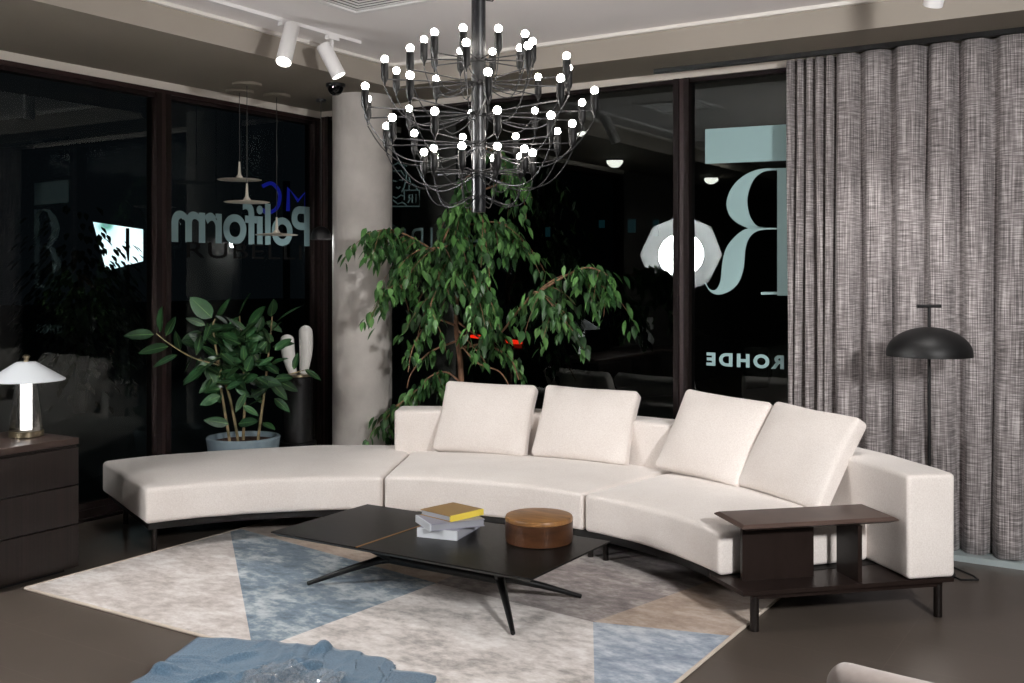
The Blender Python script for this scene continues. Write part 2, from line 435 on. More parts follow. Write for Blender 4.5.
# head trims and sills
b = MB(); b.box(XL - 0.1, XL + 0.02, 0.9, YB, ZS - 0.055, ZS, 0); b.box(XL - 0.1, XL + 0.012, 0.9, YB, ZS - 0.085, ZS - 0.055, 1)
tag(b.build('trim_2', [M['headtrim'], M['framein']], smooth=False), None, None, kind='structure')
b = MB(); b.box(XL + 0.02, 1.6, YB - 0.02, YB + 0.1, ZS - 0.045, ZS, 0)
tag(b.build('trim_3', M['headtrim'], smooth=False), None, None, kind='structure')
b = MB(); b.box(XL - 0.1, XL + 0.02, 0.9, YB, 0, 0.07)
b.box(XL + 0.02, XL + 0.06, 0.9, YB - 0.3, 0, 0.018)
tag(b.build('baseboard_left', M['frame'], smooth=False), None, None, kind='structure')
b = MB(); b.box(XL + 0.02, 1.6, 6.44, YB, 0.0, 0.035)
tag(b.build('baseboard_back', M['floorstrip'], smooth=False), None, None, kind='structure')

# windows: frame mesh + glass child
def window(n, wall, a0, a1, z0, z1, mull, glasslist):
    f = MB()
    def bar(p0, p1, za, zb, d0, d1, mi=0):
        if wall == 'L': f.box(XL - d1, XL - d0, p0, p1, za, zb, mi)
        else: f.box(p0, p1, YB + d0, YB + d1, za, zb, mi)
    for (p0, p1) in mull:
        w = p1 - p0
        bar(p0, p0 + w * 0.36, z0, z1, -0.02, 0.09)
        bar(p0 + w * 0.36, p0 + w * 0.66, z0, z1, -0.012, 0.08, 1)
        bar(p0 + w * 0.66, p1, z0, z1, -0.02, 0.09)
    bar(a0, a1, z0, z0 + 0.04, 0.0, 0.09); bar(a0, a1, z1 - 0.03, z1, 0.0, 0.09)
    o = f.build('window_%d' % n, [M['frame'], M['framein']], smooth=False)
    tag(o, None, None, kind='structure')
    for (p0, p1) in glasslist:
        g = MB()
        if wall == 'L': g.box(XL - 0.046, XL - 0.034, p0, p1, z0 + 0.03, z1 - 0.02, 1); g.m[5] = 0
        else: g.box(p0, p1, YB + 0.034, YB + 0.046, z0 + 0.03, z1 - 0.02, 1); g.m[2] = 0
        g.build('glass', [M['glassleft' if wall == 'L' else 'glass'], M['clearback']], o, smooth=False)
window(1, 'L', 0.9, 6.6, 0.07, ZS - 0.085, [(0.9, 1.0), (2.75, 2.91), (4.965, 5.095), (6.60, YB)],
       [(1.0, 2.75), (2.91, 4.965), (5.095, 6.60)])
window(2, 'B', XL, 1.6, 0.035, ZS - 0.045, [(XL, XL + 0.10), (-2.89, -2.775), (0.2, 0.31), (1.5, 1.6)],
       [(XL + 0.10, -2.89), (-2.775, 0.2), (0.31, 1.5)])

# column
CX, CY, CR = -5.36, 6.30, 0.233
b = MB(); b.lathe([(CR, 0.0), (CR, ZS)], (CX, CY, 0), 64)
tag(b.build('column', M['concrete'], loc=(CX, CY, 0)), 'round raw concrete column beside the weeping fig', 'column', kind='structure')

# ================================================================== SOFA
C0 = Vector((-3.127, 3.147, 0))
def pol(ang, r, z):
    # the outer side bows out a little more than the inner one
    if r > 2.08 and 44.5 < ang < 157: r = r + (r - 2.08) / 1.06 * 0.16 * math.sin(math.pi * (ang - 44.5) / 112.5)
    return Vector((C0.x + r * math.cos(R(ang)), C0.y + r * math.sin(R(ang)), z))
ZF, ZSEAT = 0.198, 0.405
sofa = thing('curved_sofa', 'large curved cream sectional sofa on dark legs with a built-in side table', 'sofa', pol(99, 2.6, 0))

def arc_cushion(name, a0, a1, r0, r1, z0, z1, rad, crown, parent, mids=(26, 8, 3), wob=0.004, label=None):
    """upholstered block between two angles; a0<a1"""
    rm = (r0 + r1) / 2; L = R(a1 - a0) * rm
    h = (L / 2, (r1 - r0) / 2, (z1 - z0) / 2)
    def fn(p):
        u = p.x / h[0]; v = p.y / h[1]; w = p.z / h[2]
        top = max(0, w)
        k = crown * (1 - min(1, abs(u)) ** 4) * (1 - min(1, abs(v)) ** 4) * top
        ang = (a0 + a1) / 2 + math.degrees(p.x / rm)
        q = pol(ang, rm + p.y, (z0 + z1) / 2 + p.z + k)
        nz = noise.noise(q * 2.6) * wob + noise.noise(q * 7) * wob * 0.4
        d = Vector((math.cos(R(ang)) * v, math.sin(R(ang)) * v, w)) if abs(v) > 0.9 or abs(w) > 0.9 else Vector((0, 0, 0))
        return q + d * nz
    m = MB(); m.rbox(Vector((0, 0, 0)), h, rad, 4, mids, fn)
    o = m.build(name, M['cream'], parent, angle=80)
    return o
RF, RO = 2.08, 3.14
arc_cushion('seat', 117.6, 156.2, RF - 0.005, RO + 0.03, ZF, ZSEAT, 0.028, 0.03, sofa, (30, 12, 3))
arc_cushion('seat', 81.2, 117.2, RF, RO - 0.22, ZF, ZSEAT + 0.003, 0.024, 0.032, sofa, (30, 12, 3))
arc_cushion('seat', 51.2, 80.7, RF, RO - 0.22, ZF, ZSEAT + 0.003, 0.024, 0.032, sofa, (30, 12, 3))
arc_cushion('backrest', 81.2, 119.6, RO - 0.235, RO, ZF, 0.695, 0.022, 0.008, sofa, (30, 3, 6))
arc_cushion('backrest', 44.3, 80.7, RO - 0.225, RO + 0.03, ZF, 0.695, 0.022, 0.008, sofa, (30, 3, 6))
# frame: slim dark plinth band that follows the curve
def arc_slab(m, a0, a1, r0, r1, z0, z1, n=28):
    vs = []; fs = []
    for i in range(n + 1):
        a = a0 + (a1 - a0) * i / n
        vs += [pol(a, r0, z0), pol(a, r1, z0), pol(a, r1, z1), pol(a, r0, z1)]
    for i in range(n):
        o = i * 4
        for k in range(4): fs.append((o + k, o + 4 + k, o + 4 + (k + 1) % 4, o + (k + 1) % 4))
    fs.append((0, 1, 2, 3)); fs.append((n * 4 + 3, n * 4 + 2, n * 4 + 1, n * 4))
    m.add(vs, fs)
m = MB()
arc_slab(m, 117.6, 155.6, RF + 0.02, RF + 0.05, 0.158, ZF); arc_slab(m, 117.6, 155.6, RO - 0.04, RO - 0.01, 0.158, ZF)
arc_slab(m, 52, 117.4, RF + 0.02, RF + 0.05, 0.158, ZF); arc_slab(m, 46, 117.4, RO - 0.05, RO - 0.02, 0.158, ZF)
for a in (155.2, 117.8, 117.2, 81.2, 80.7): arc_slab(m, a - 0.5, a + 0.3, RF + 0.05, RO - 0.05, 0.158, ZF, 2)
arc_slab(m, 50, 155.5, RF + 0.06, RO - 0.06, 0.18, ZF, 60)
m.build('frame', M['sofaframe'], sofa, smooth=False)
# platform at the end, with the side table
ER = Vector((math.cos(R(44.5)), math.sin(R(44.5)), 0)); ET = Vector((-math.sin(R(44.5)), math.cos(R(44.5)), 0))
def loc_rt(p): return C0 + ER * p.x + ET * p.y + Vector((0, 0, p.z))
TRT = Matrix(((ER.x, ET.x, 0, C0.x), (ER.y, ET.y, 0, C0.y), (0, 0, 1, 0), (0, 0, 0, 1)))
m = MB(); m.prism([(2.075, -0.005), (3.165, -0.005), (3.15, 0.30), (2.10, 0.45), (2.04, 0.29)], 0.176, ZF - 0.002, 0, loc_rt)
m.box(2.13, 3.12, 0.02, 0.04, 0.150, 0.176, 0, TRT)
plat = m.build('side_platform', M['espresso'], sofa, smooth=False)
# tabletop with chamfered edge
m = MB()
def rect(x0, x1, y0, y1, i): return [(x0 + i, y0 + i), (x1 - i, y0 + i), (x1 - i, y1 - i), (x0 + i, y1 - i)]
o4 = rect(2.08, 2.885, 0.015, 0.335, 0)
rings = [(rect(2.08, 2.885, 0.015, 0.335, 0.035), 0.462), (rect(2.08, 2.885, 0.015, 0.335, 0.0), 0.478), (rect(2.08, 2.885, 0.015, 0.335, 0.0), 0.484), (rect(2.08, 2.885, 0.015, 0.335, 0.018), 0.494)]
vs = [loc_rt(Vector((x, y, z))) for (pp, z) in rings for (x, y) in pp]
fs = [(3, 2, 1, 0), (12, 13, 14, 15)]
for i in range(3):
    for k in range(4): fs.append((i * 4 + k, i * 4 + (k + 1) % 4, i * 4 + 4 + (k + 1) % 4, i * 4 + 4 + k))
m.add(vs, fs); m.build('side_tabletop', M['espresso_top'], plat, smooth=False)
m = MB(); m.box(2.145, 2.515, 0.155, 0.178, ZF - 0.002, 0.464, 0, TRT); m.box(2.145, 2.165, 0.03, 0.155, ZF - 0.002, 0.464, 0, TRT) if False else None
m.build('side_panel', M['espresso'], plat, smooth=False)
m = MB(); m.box(2.67, 2.692, 0.02, 0.215, ZF - 0.002, 0.464, 0, TRT)
m.build('side_panel', M['espresso'], plat, smooth=False)
# legs
def sofa_leg(p, r=0.0165):
    m = MB(); m.tube([(p.x, p.y, 0.001), (p.x, p.y, 0.16)], r, 16); m.build('leg', M['leg'], sofa)
for a, r in ((154.2, RF + 0.10), (154.0, RO - 0.13), (119.2, RF + 0.12), (116.0, RF + 0.12), (82.4, RF + 0.13), (79.6, RF + 0.13), (118.5, RO - 0.12), (82, RO - 0.12), (80, RO - 0.12)):
    sofa_leg(pol(a, r, 0))
for rr, tt in ((2.15, 0.035), (3.105, 0.035)):
    p = loc_rt(Vector((rr, tt, 0))); sofa_leg(p, 0.0205)

# loose cushions leaning on the backrest
def cushion(label, ang, w, h, t, lean, roll, rpos, zb, seed, yaw=0):
    """cushion: bottom edge at radius rpos, leaning outward"""
    hh = (w / 2, t / 2, h / 2)
    def fn(p):
        u, v, q = p.x / hh[0], p.y / hh[1], p.z / hh[2]
        pin = 1 - 0.035 * (1 - q * q) * (abs(u) ** 3) * 1.0
        pin2 = 1 - 0.03 * (1 - u * u) * (abs(q) ** 3)
        bulge = (1 - abs(u) ** 2.6) * (1 - abs(q) ** 2.6)
        y = p.y * (0.50 + (0.62 if v < 0 else 0.05) * max(0, bulge))
        s = Vector((p.x * pin, y, p.z * pin2))
        n = noise.noise(Vector((p.x * 5 + seed * 9, p.z * 5, p.y * 3))) * 0.008
        s.y += n * (1 if v > 0 else -1)
        return s
    m = MB(); m.rbox(Vector((0, 0, 0)), hh, 0.036, 4, (14, 3, 14), fn)
    rot = Matrix.Rotation(R(ang - 90 + yaw), 4, 'Z') @ Matrix.Rotation(R(-lean), 4, 'X') @ Matrix.Rotation(R(roll), 4, 'Y')
    base = pol(ang, rpos - 0.03, zb)
    lift = Vector((0, 0, h / 2))
    T = Matrix.Translation(base) @ rot @ Matrix.Translation(lift)
    m.v = [T @ p for p in m.v]
    o = m.build('back_cushion', M['cream'], None, angle=80, loc=base)
    return tag(o, label, 'cushion', 'loose cream cushions on the curved sofa')
cushion('leftmost square cream cushion, upright on the curved sofa before the fig trunk', 107.2, 0.68, 0.515, 0.18, 28, 1.0, 2.80, 0.425, 1, -4)
cushion('second square cream cushion from the left, below the leafy right branch of the fig', 92.9, 0.68, 0.51, 0.18, 28, 1.0, 2.80, 0.425, 2, 3)
cushion('third square cream cushion from the left, leaning back in front of the curtain edge', 74.8, 0.69, 0.545, 0.18, 31, 2.0, 2.78, 0.43, 3, -5.5)
cushion('rightmost square cream cushion on the curved sofa, nearest the black floor lamp', 61.4, 0.70, 0.545, 0.18, 31, 1.5, 2.76, 0.425, 4, -4)

# ================================================================== RUG
def rug():
    polys = [([(-5.06, 3.25), (-3.39, 3.25), (-5.06, 4.66)], 0),
             ([(-5.06, 4.66), (-3.39, 3.25), (-3.36, 3.25), (-3.285, 4.46), (-5.06, 4.74)], 1),
             ([(-5.06, 4.74), (-3.285, 4.46), (-3.30, 5.75), (-5.06, 5.75)], 3),
             ([(-3.36, 3.25), (-1.70, 3.25), (-2.29, 4.355), (-3.285, 4.46)], 6),
             ([(-3.285, 4.46), (-2.29, 4.355), (-1.95, 5.75), (-3.30, 5.75)], 2),
             ([(-2.29, 4.355), (-1.67, 4.52), (-1.67, 5.75), (-1.95, 5.75)], 3),
             ([(-2.29, 4.355), (-1.70, 3.25), (-1.67, 3.25), (-1.67, 4.52)], 5)]
    m = MB()
    for p, mi in polys:
        m.add([(x, y, 0.014) for x, y in p], [tuple(range(len(p)))], mi)
    x0, x1, y0, y1 = -5.06, -1.67, 3.25, 5.75
    m.add([(x0, y0, 0.002), (x1, y0, 0.002), (x1, y1, 0.002), (x0, y1, 0.002), (x0, y0, .014), (x1, y0, .014), (x1, y1, .014), (x0, y1, .014)],
          [(3, 2, 1, 0), (0, 1, 5, 4), (1, 2, 6, 5), (2, 3, 7, 6), (3, 0, 4, 7)], 4)
    # bound edge
    for a, bb in (((x0, y0), (x1, y0)), ((x1, y0), (x1, y1)), ((x1, y1), (x0, y1)), ((x0, y1), (x0, y0))):
        m.tube([(a[0], a[1], 0.009), (bb[0], bb[1], 0.009)], 0.0085, 8, 4)
    o = m.build('area_rug', [M['rug_beige'], M['rug_blue'], M['rug_mauve'], M['rug_tan'], M['rug_edge'], M['rug_pale'], M['rug_grey']], smooth=False)
    tag(o, 'geometric area rug in mottled beige, blue and mauve under the coffee table', 'rug')
rug()

# ================================================================== COFFEE TABLE
tx0, tx1, ty0, ty1, tz = -3.99, -2.39, 3.955, 4.735, 0.30
ct = thing('coffee_table', 'low rectangular black oak coffee table with a brass inlay line', 'coffee table', (-3.17, 4.33, 0.014))
m = MB()
def chamf(x0, x1, y0, y1, z0, z1, mi=0):
    r = [(rect(x0, x1, y0, y1, 0.03), z0), (rect(x0, x1, y0, y1, 0.0), z1 - 0.007), (rect(x0, x1, y0, y1, 0.0), z1 - 0.002), (rect(x0, x1, y0, y1, 0.002), z1)]
    vs = [(x, y, z) for (pp, z) in r for (x, y) in pp]; fs = [(3, 2, 1, 0), (12, 13, 14, 15)]
    for i in range(3):
        for k in range(4): fs.append((i * 4 + k, i * 4 + (k + 1) % 4, i * 4 + 4 + (k + 1) % 4, i * 4 + 4 + k))
    m.add(vs, fs, mi)
chamf(tx0, tx1, ty0, ty1, 0.275, tz)
ctop = m.build('tabletop', M['tabletop'], ct, smooth=False)
m = MB(); m.box(-3.409, -3.395, ty0 + 0.0005, ty1 - 0.0005, tz - 0.004, tz + 0.0012); m.build('brass_inlay', M['brass'], ctop, smooth=False)
hy, hz = 4.33, 0.148
H1, H2 = Vector((-3.48, hy, hz)), Vector((-2.80, hy, hz))
m = MB(); m.tube([H1 + Vector((-.02, 0, 0)), H1 + Vector((0.12, 0, 0.0)), H2 - Vector((0.12, 0, 0)), H2 + Vector((.02, 0, 0))], [0.03, 0.03, 0.03, 0.03], 12)
for h in (H1, H2):
    s = -1 if h is H1 else 1
    for dy in (-1, 1):
        m.tube([h, h + Vector((s * 0.05, dy * 0.10, 0.06)), h + Vector((s * 0.09, dy * 0.17, 0.129))], [0.024, 0.018, 0.014], 10)
m.build('beam', M['black'], ct)
for h, s in ((H1, -1), (H2, 1)):
    for dy in (-1, 1):
        m = MB(); foot = Vector((h.x + s * (0.35 if s < 0 else 0.29), hy + dy * ((0.27 if s < 0 else 0.335) if dy < 0 else 0.31), 0.0245))
        mid = h.lerp(foot, 0.5) + Vector((0, 0, 0.010))
        m.tube([h, h.lerp(foot, 0.15) + Vector((0, 0, 0.01)), mid, foot], [0.027, 0.022, 0.017, 0.011], 10)
        m.build('leg', M['black'], ct)

# books
def book(label, corner, ex, w, d, z0, t, mcover, mspine, spine_side, name='book'):
    """corner = front corner, ex = direction of the short edge w; the long edge d is to its right"""
    ex = Vector((ex[0], ex[1], 0)).normalized(); ey = Vector((ex.y, -ex.x, 0))
    T = Matrix(((ex.x, ey.x, 0, corner[0]), (ex.y, ey.y, 0, corner[1]), (0, 0, 1, 0), (0, 0, 0, 1)))
    root = thing(name, label, 'book', (corner[0], corner[1], z0), 0, 'books stacked on the coffee table')
    c = 0.0035
    m = MB(); m.box(0.005, w - 0.005, 0.005, d - 0.005, z0 + c, z0 + t - c, 0, T); m.build('pages', M['paper'], root, smooth=False)
    m = MB(); m.box(0, w, 0, d, z0, z0 + c, 0, T); m.box(0, w, 0, d, z0 + t - c, z0 + t, 0, T); m.build('cover', mcover, root, smooth=False)
    m = MB()
    if spine_side == 'y': m.box(-0.002, 0.007, 0, d, z0, z0 + t + .0004, 0, T)
    else: m.box(0, w, -0.002, 0.007, z0, z0 + t + .0004, 0, T)
    m.build('spine', mspine, root, smooth=False)
    return root
zt = tz + 0.0005
book('thick pale grey book at the bottom of the stack on the coffee table', (-3.05, 4.32), (-.22, -.044), 0.225, 0.30, zt, 0.046, M['greycover'], M['whitecover'], 'x')
book('grey-lilac book turned askew in the middle of the stack under the yellow one', (-3.165, 4.245), (-.19, .13), 0.23, 0.30, zt + 0.0468, 0.036, M['greycover'], M['whitecover'], 'x')
book('tan book with a yellow spine on top of the stack', (-3.105, 4.34), (-.235, .05), 0.235, 0.235, zt + 0.0835, 0.030, M['tancover'], M['yellow'], 'y')

# round wooden box
bx = Vector((-2.70, 4.545, tz))
rb = thing('wooden_box', 'round lidded walnut box on the coffee table right of the books', 'box', bx)
m = MB(); m.lathe([(0.160, 0.001), (0.170, 0.004), (0.172, 0.020), (0.172, 0.104), (0.169, 0.107)], bx, 64); m.build('body', M['boxwood'], rb, loc=bx)
m = MB(); m.lathe([(0.167, 0.107), (0.172, 0.109), (0.172, 0.122), (0.168, 0.130), (0.158, 0.132), (0.0, 0.132)], bx, 64); m.build('lid', M['boxtop'], rb, loc=bx)
for o in rb.children:
    o.matrix_parent_inverse = PINV[rb.name]

# ================================================================== CREDENZA + TABLE LAMP
cx1, cx0, cy1, cy0, cz = -5.115, -5.66, 3.605, 2.00, 0.748
cr = thing('credenza', 'dark walnut credenza with three tiers of drawers against the left window', 'cabinet', (-5.4, 2.8, 0))
m = MB(); m.box(cx0, cx1 - 0.02, cy0, cy1, 0.03, cz - 0.04)
m.build('carcass', M['credenza'], cr, smooth=False)
m = MB(); m.bbox(cx0 - 0.005, cx1, cy0 - 0.003, cy1 + 0.003, cz - 0.036, cz, 0.004); m.build('top', M['credtop'], cr)
m = MB(); m.box(cx0 + 0.03, cx1 - 0.07, cy0 + 0.04, cy1 - 0.04, 0.0, 0.032); m.build('plinth', M['blackmatte'], cr, smooth=False)
zz = [0.034, 0.274, 0.490, 0.702]
for j in range(2):
    ya, yb = (cy0 + 0.0, (cy0 + cy1) / 2 - 0.002) if j == 0 else ((cy0 + cy1) / 2 + 0.002, cy1)
    for i in range(3):
        m = MB(); m.bbox(cx1 - 0.021, cx1, ya, yb, zz[i], zz[i + 1] - 0.007, 0.002); m.build('drawer', M['credenza'], cr)

lp = Vector((-5.40, 3.475, cz))
tl = thing('table_lamp', 'white shaded table lamp with a smoked glass body on the dark credenza', 'lamp', lp)
def part(m, name, mt, root, loc, **k):
    return m.build(name, mt, root, loc=loc, **k)
def lat(name, prof, mt, root, c, n=40):
    m = MB(); m.lathe(prof, c, n); o = m.build(name, mt, root, loc=c); o.matrix_parent_inverse = PINV[root.name]; return o
M['nickel'] = mat('aged_nickel', (150, 138, 116), 0.3, 0.9)
lat('base', [(0.085, 0.001), (0.092, 0.004), (0.092, 0.032), (0.088, 0.036), (0.0, 0.036)], M['nickel'], tl, lp)
lat('glass_body', [(0.088, 0.036), (0.087, 0.06), (0.080, 0.14), (0.062, 0.27), (0.056, 0.325)], M['smokeglass'], tl, lp)
lat('light_tube', [(0.031, 0.037), (0.031, 0.33)], M['tube'], tl, lp)
sh = lat('lamp_shade', [(0.203, 0.312), (0.205, 0.318), (0.058, 0.412), (0.05, 0.416), (0.0, 0.417), (0.0, 0.412), (0.05, 0.410), (0.196, 0.312)], M['whitelamp'], tl, lp)
lat('finial', [(0.014, 0.416), (0.014, 0.438), (0.02, 0.440), (0.02, 0.448), (0.012, 0.456), (0.0, 0.458)], M['nickel'], tl, lp, 20)

# ================================================================== FLOOR LAMP
fl = Vector((-1.11, 6.08, 0))
f = thing('floor_lamp', 'black floor lamp with a domed shade and T-shaped handle before the curtain', 'floor lamp', fl)
lat('base', [(0.13, 0.001), (0.135, 0.004), (0.135, 0.012), (0.12, 0.018), (0.0, 0.020)], M['blackmatte'], f, fl)
lat('stem', [(0.009, 0.018), (0.009, 1.475)], M['blackmatte'], f, fl, 14)
zd = 1.215
prof = [(0.226 * math.sin(a), zd + 0.148 * (math.cos(a) - 0.0)) for a in [math.pi / 2 * i / 14 for i in range(15, -1, -1)] if a <= math.pi / 2 + 1e-6]
prof = [(0.226, zd - 0.012)] + prof
lat('lamp_shade', prof + [(0.0, zd + 0.143)] + [(0.220 * math.sin(math.pi / 2 * i / 14), zd + 0.142 * math.cos(math.pi / 2 * i / 14)) for i in range(1, 15)] + [(0.221, zd - 0.012)], M['blackmatte'], f, fl)
m = MB(); d = Vector((CS, SN, 0)); c = fl + Vector((0, 0, 1.478))
m.tube([c - d * 0.066, c + d * 0.066], 0.0095, 12); m.build('handle', M['blackmatte'], f)
m = MB()
pts = [Vector((fl.x + 0.12, fl.y, 0.008)), Vector((fl.x + 0.17, fl.y - 0.05, 0.008)), Vector((fl.x + 0.25, fl.y + 0.0, 0.008)), Vector((fl.x + 0.22, fl.y + 0.06, 0.008)), Vector((fl.x + 0.10, fl.y + 0.18, 0.008)), Vector((fl.x + 0.02, fl.y + 0.34, 0.008))]
m.tube(pts, 0.005, 8); m.build('power_cord', M['black'], f)

# ================================================================== CURTAIN
def curtain():
    pts = []   # path (x, y)
    xs = -2.068; y0 = 6.555
    x = xs
    # tight stack: five narrow pleats, then broad waves
    folds = [(0.062, 0.042)] * 5 + [(0.155, 0.07), (0.19, 0.07), (0.20, 0.075), (0.175, 0.07), (0.19, 0.075), (0.20, 0.07), (0.19, 0.075), (0.2, 0.05), (0.21, 0.055), (0.2, 0.05), (0.2, 0.05), (0.2, 0.05)]
    rows = []
    NZ = 26; zt_, zb_ = 3.018, 0.040
    path = []
    for i, (w, a) in enumerate(folds):
        n = 10 if i < 5 else 16
        for k in range(n):
            t = k / n
            path.append((x + w * t, i, t, w, a))
        x += w
    path.append((x, len(folds) - 1, 1.0, folds[-1][0], folds[-1][1]))
    m = MB(); m.uv = []
    cols = len(path); s = 0; svals = []
    prev = None
    def prof(p, zf):
        X, i, t, w, a = p
        if i < 5:
            sh = 1 - abs(math.cos(math.pi * t)) ** 4
        else:
            sh = (1 - abs(math.cos(math.pi * t)) ** (6 + (i % 3) * 1.6)) * (0.88 + 0.12 * math.sin(i * 3.3 + zf * 2.5))
        k = 1.0 if zf > 0.06 else 1.0
        amp = a * (0.85 + 0.35 * (1 - zf)) * (1.7 if i < 5 else 1.5)
        y = y0 + 0.045 - amp * sh
        dx = 0.016 * math.sin(i * 2.1 + (1 - zf) * 3.0) * (1 - zf)
        y += 0.010 * math.sin(i * 1.7 + zf * 6)
        return X + dx, min(y, 6.655)
    for p in path:
        q = prof(p, 0.5)
        if prev: s += math.hypot(q[0] - prev[0], q[1] - prev[1])
        svals.append(s); prev = q
    for j in range(NZ + 1):
        zf = 1 - j / NZ
        for c_, p in enumerate(path):
            X, Y = prof(p, zf)
            z = zb_ + (zt_ - zb_) * zf
            if j == NZ: z += 0.012 * math.sin(p[1] * 2.3 + p[2] * 6) * 0.6 - 0.004; z = max(z, 0.037)
            m.v.append(Vector((X, Y, z))); m.uv.append((svals[c_], z))
    for j in range(NZ):
        for c_ in range(cols - 1):
            a0 = j * cols + c_
            m.f.append([a0, a0 + cols, a0 + cols + 1, a0 + 1]); m.m.append(0)
    o = m.build('curtain', M['curtain'], angle=80)
    sm = o.modifiers.new('thickness', 'SOLIDIFY'); sm.thickness = 0.004; sm.offset = 0
    return o
cu = curtain()
tag(cu, 'full height grey woven linen curtain in vertical folds over the back window', 'curtain')
m = MB(); m.box(-2.955, 1.5, 6.50, 6.545, 3.022, ZS)
tag(m.build('curtain_rail', M['black'], smooth=False), 'black ceiling mounted curtain rail above the grey curtain', 'curtain rail')

# ================================================================== CHANDELIER
chx, chy = -2.52, 3.73
ch = thing('chandelier', 'black tiered chandelier with fifty bare globe bulbs above the coffee table', 'chandelier', (chx, chy, ZC))
CH = Vector((chx, chy, 0))
VU = Vector((-SN, CS, 0)); VR = Vector((CS, SN, 0))      # reference directions for the bulb angles
m = MB()
m.lathe([(0.03, 1.92), (0.031, 1.925), (0.031, ZC - 0.03)], (chx, chy, 0), 24)
m.lathe([(0.06, ZC - 0.035), (0.07, ZC - 0.002)], (chx, chy, 0), 24)
m.build('stem', M['chrome'], ch)
rings = [(0.235, 2.665, -13.8), (0.405, 2.565, -5.0), (0.505, 2.43, 5.9), (0.405, 2.30, 12.4), (0.235, 2.18, 21)]
first = None
m0 = MB(); m0.lathe([(0.003, -0.115), (0.006, -0.10), (0.0145, -0.085), (0.0165, -0.075), (0.0165, -0.02), (0.0145, -0.016), (0.0, -0.016)], (0, 0, 0), 14)
b0 = MB(); b0.lathe([(0.0, -0.017)] + [(0.0158 * math.sin(math.pi * k / 10), -0.0158 * math.cos(math.pi * k / 10)) for k in range(2, 11)], (0, 0, 0), 14)
b0.v = [p + Vector((0, 0, 0.0)) for p in b0.v]
pinv = PINV[ch.name]
for ri, (r, zb, a0) in enumerate(rings):
    hub = MB(); hub.lathe([(0.0305, zb - 0.097), (0.036, zb - 0.094), (0.036, zb - 0.076), (0.0305, zb - 0.073)], (chx, chy, 0), 24); hub.build('hub', M['black'], ch)
    for k in range(10):
        A = R(a0 + 36 * k)
        d = -VU * math.cos(A) + VR * math.sin(A)
        P = CH + d * r + Vector((0, 0, zb))
        if first is None:
            so = m0.build('socket', M['socket'], None); bu = b0.build('bulb', M['bulb'], None)
            first = (so, bu)
        else:
            so = first[0].copy(); bu = first[1].copy(); COL.objects.link(so); COL.objects.link(bu)
        so.parent = ch; so.matrix_parent_inverse = pinv; so.location = P
        bu.parent = so; bu.location = (0, 0, 0)
        arm = MB(); arm.tube([CH + d * 0.035 + Vector((0, 0, zb - 0.085)), P + Vector((0, 0, -0.085))], 0.0031, 6); arm.build('arm', M['wire'], ch)
        # drooping supply cable back to the stem
        p0 = P + Vector((0, 0, -0.12)); p3 = CH + d * 0.032 + Vector((0, 0, zb - 0.14 - 0.20 * r))
        sag = 0.05 + 0.185 * r
        pts = []
        for t in [i / 12 for i in range(13)]:
            q = p0.lerp(p3, t); q.z = p0.z + (p3.z - p0.z) * t - sag * (4 * t * (1 - t)) * (1 - 0.35 * t)
            q += (d * (0.03 * math.sin(math.pi * t)))
            pts.append(q)
        cb = MB(); cb.tube(pts, 0.0025, 6); cb.build('cable', M['wire'], ch)
m = MB(); hk = CH + Vector((0.04, 0.02, 2.86))
m.tube([CH + VR * 0.03 + Vector((0, 0, 2.84)), CH + VR * 0.06 + Vector((0, 0, 2.835)), CH + VR * 0.075 + Vector((0, 0, 2.86)), CH + VR * 0.06 + Vector((0, 0, 2.875))], 0.004, 8); m.build('hook', M['black'], ch)

# ================================================================== CEILING FIXTURES
rail = MB(); rail.box(-4.60, -4.57, -1.0, 5.36, ZC - 0.022, ZC)
tag(rail.build('track_rail', M['trackwhite'], smooth=False), 'white lighting track on the ceiling carrying the two left spotlights', 'lighting track')
rail = MB(); rail.box(-1.2, 3.2, 5.385, 5.415, ZC - 0.022, ZC)
tag(rail.build('track_rail', M['trackwhite'], smooth=False), 'white lighting track above the top right of the picture by the curtain', 'lighting track')
def spot(label, p, top, bot, rad=0.047, power=40, ang=60):
    root = thing('track_spotlight', label, 'spotlight', p, 0, 'white track spotlights')
    top, bot = Vector(top), Vector(bot); ax = (bot - top).normalized()
    m = MB(); m.box(p[0] - 0.018, p[0] + 0.018, p[1] - 0.05, p[1] + 0.05, ZC - 0.045, ZC - 0.022); m.tube([(p[0], p[1], ZC - 0.045), (p[0], p[1], top.z - 0.02)], 0.010, 10)
    m.tube([(p[0], p[1], top.z - 0.02), top.lerp(bot, 0.3)], 0.010, 10)
    m.build('bracket', M['trackwhite'], root)
    q = ax.to_track_quat('Z', 'Y').to_matrix().to_4x4(); T = Matrix.Translation(top) @ q; L = (bot - top).length
    m = MB(); m.lathe([(rad * 0.92, 0.0), (rad, 0.004), (rad, L), (rad * 0.93, L), (rad * 0.90, L - 0.02), (0, L - 0.02)], n=32, T=T); body = m.build('lamp_body', M['trackwhite'], root)
    m = MB(); m.lathe([(rad * 0.90, L - 0.012), (0.0, L - 0.0121)], n=32, T=T); m.build('lens', M['spotface'], body)
    l = bpy.data.lights.new('spot_beam', 'SPOT'); l.energy = power; l.spot_size = R(ang); l.spot_blend = 0.6; l.shadow_soft_size = 0.035; l.color = (1, 0.97, 0.94)
    lo = bpy.data.objects.new('spot_beam', l); COL.objects.link(lo); lo.location = bot + ax * 0.01; lo.rotation_euler = ax.to_track_quat('-Z', 'Y').to_euler()
    lo.parent = root; lo.matrix_parent_inverse = PINV[root.name]
    return root
p1 = at(286, 20, 6.397)
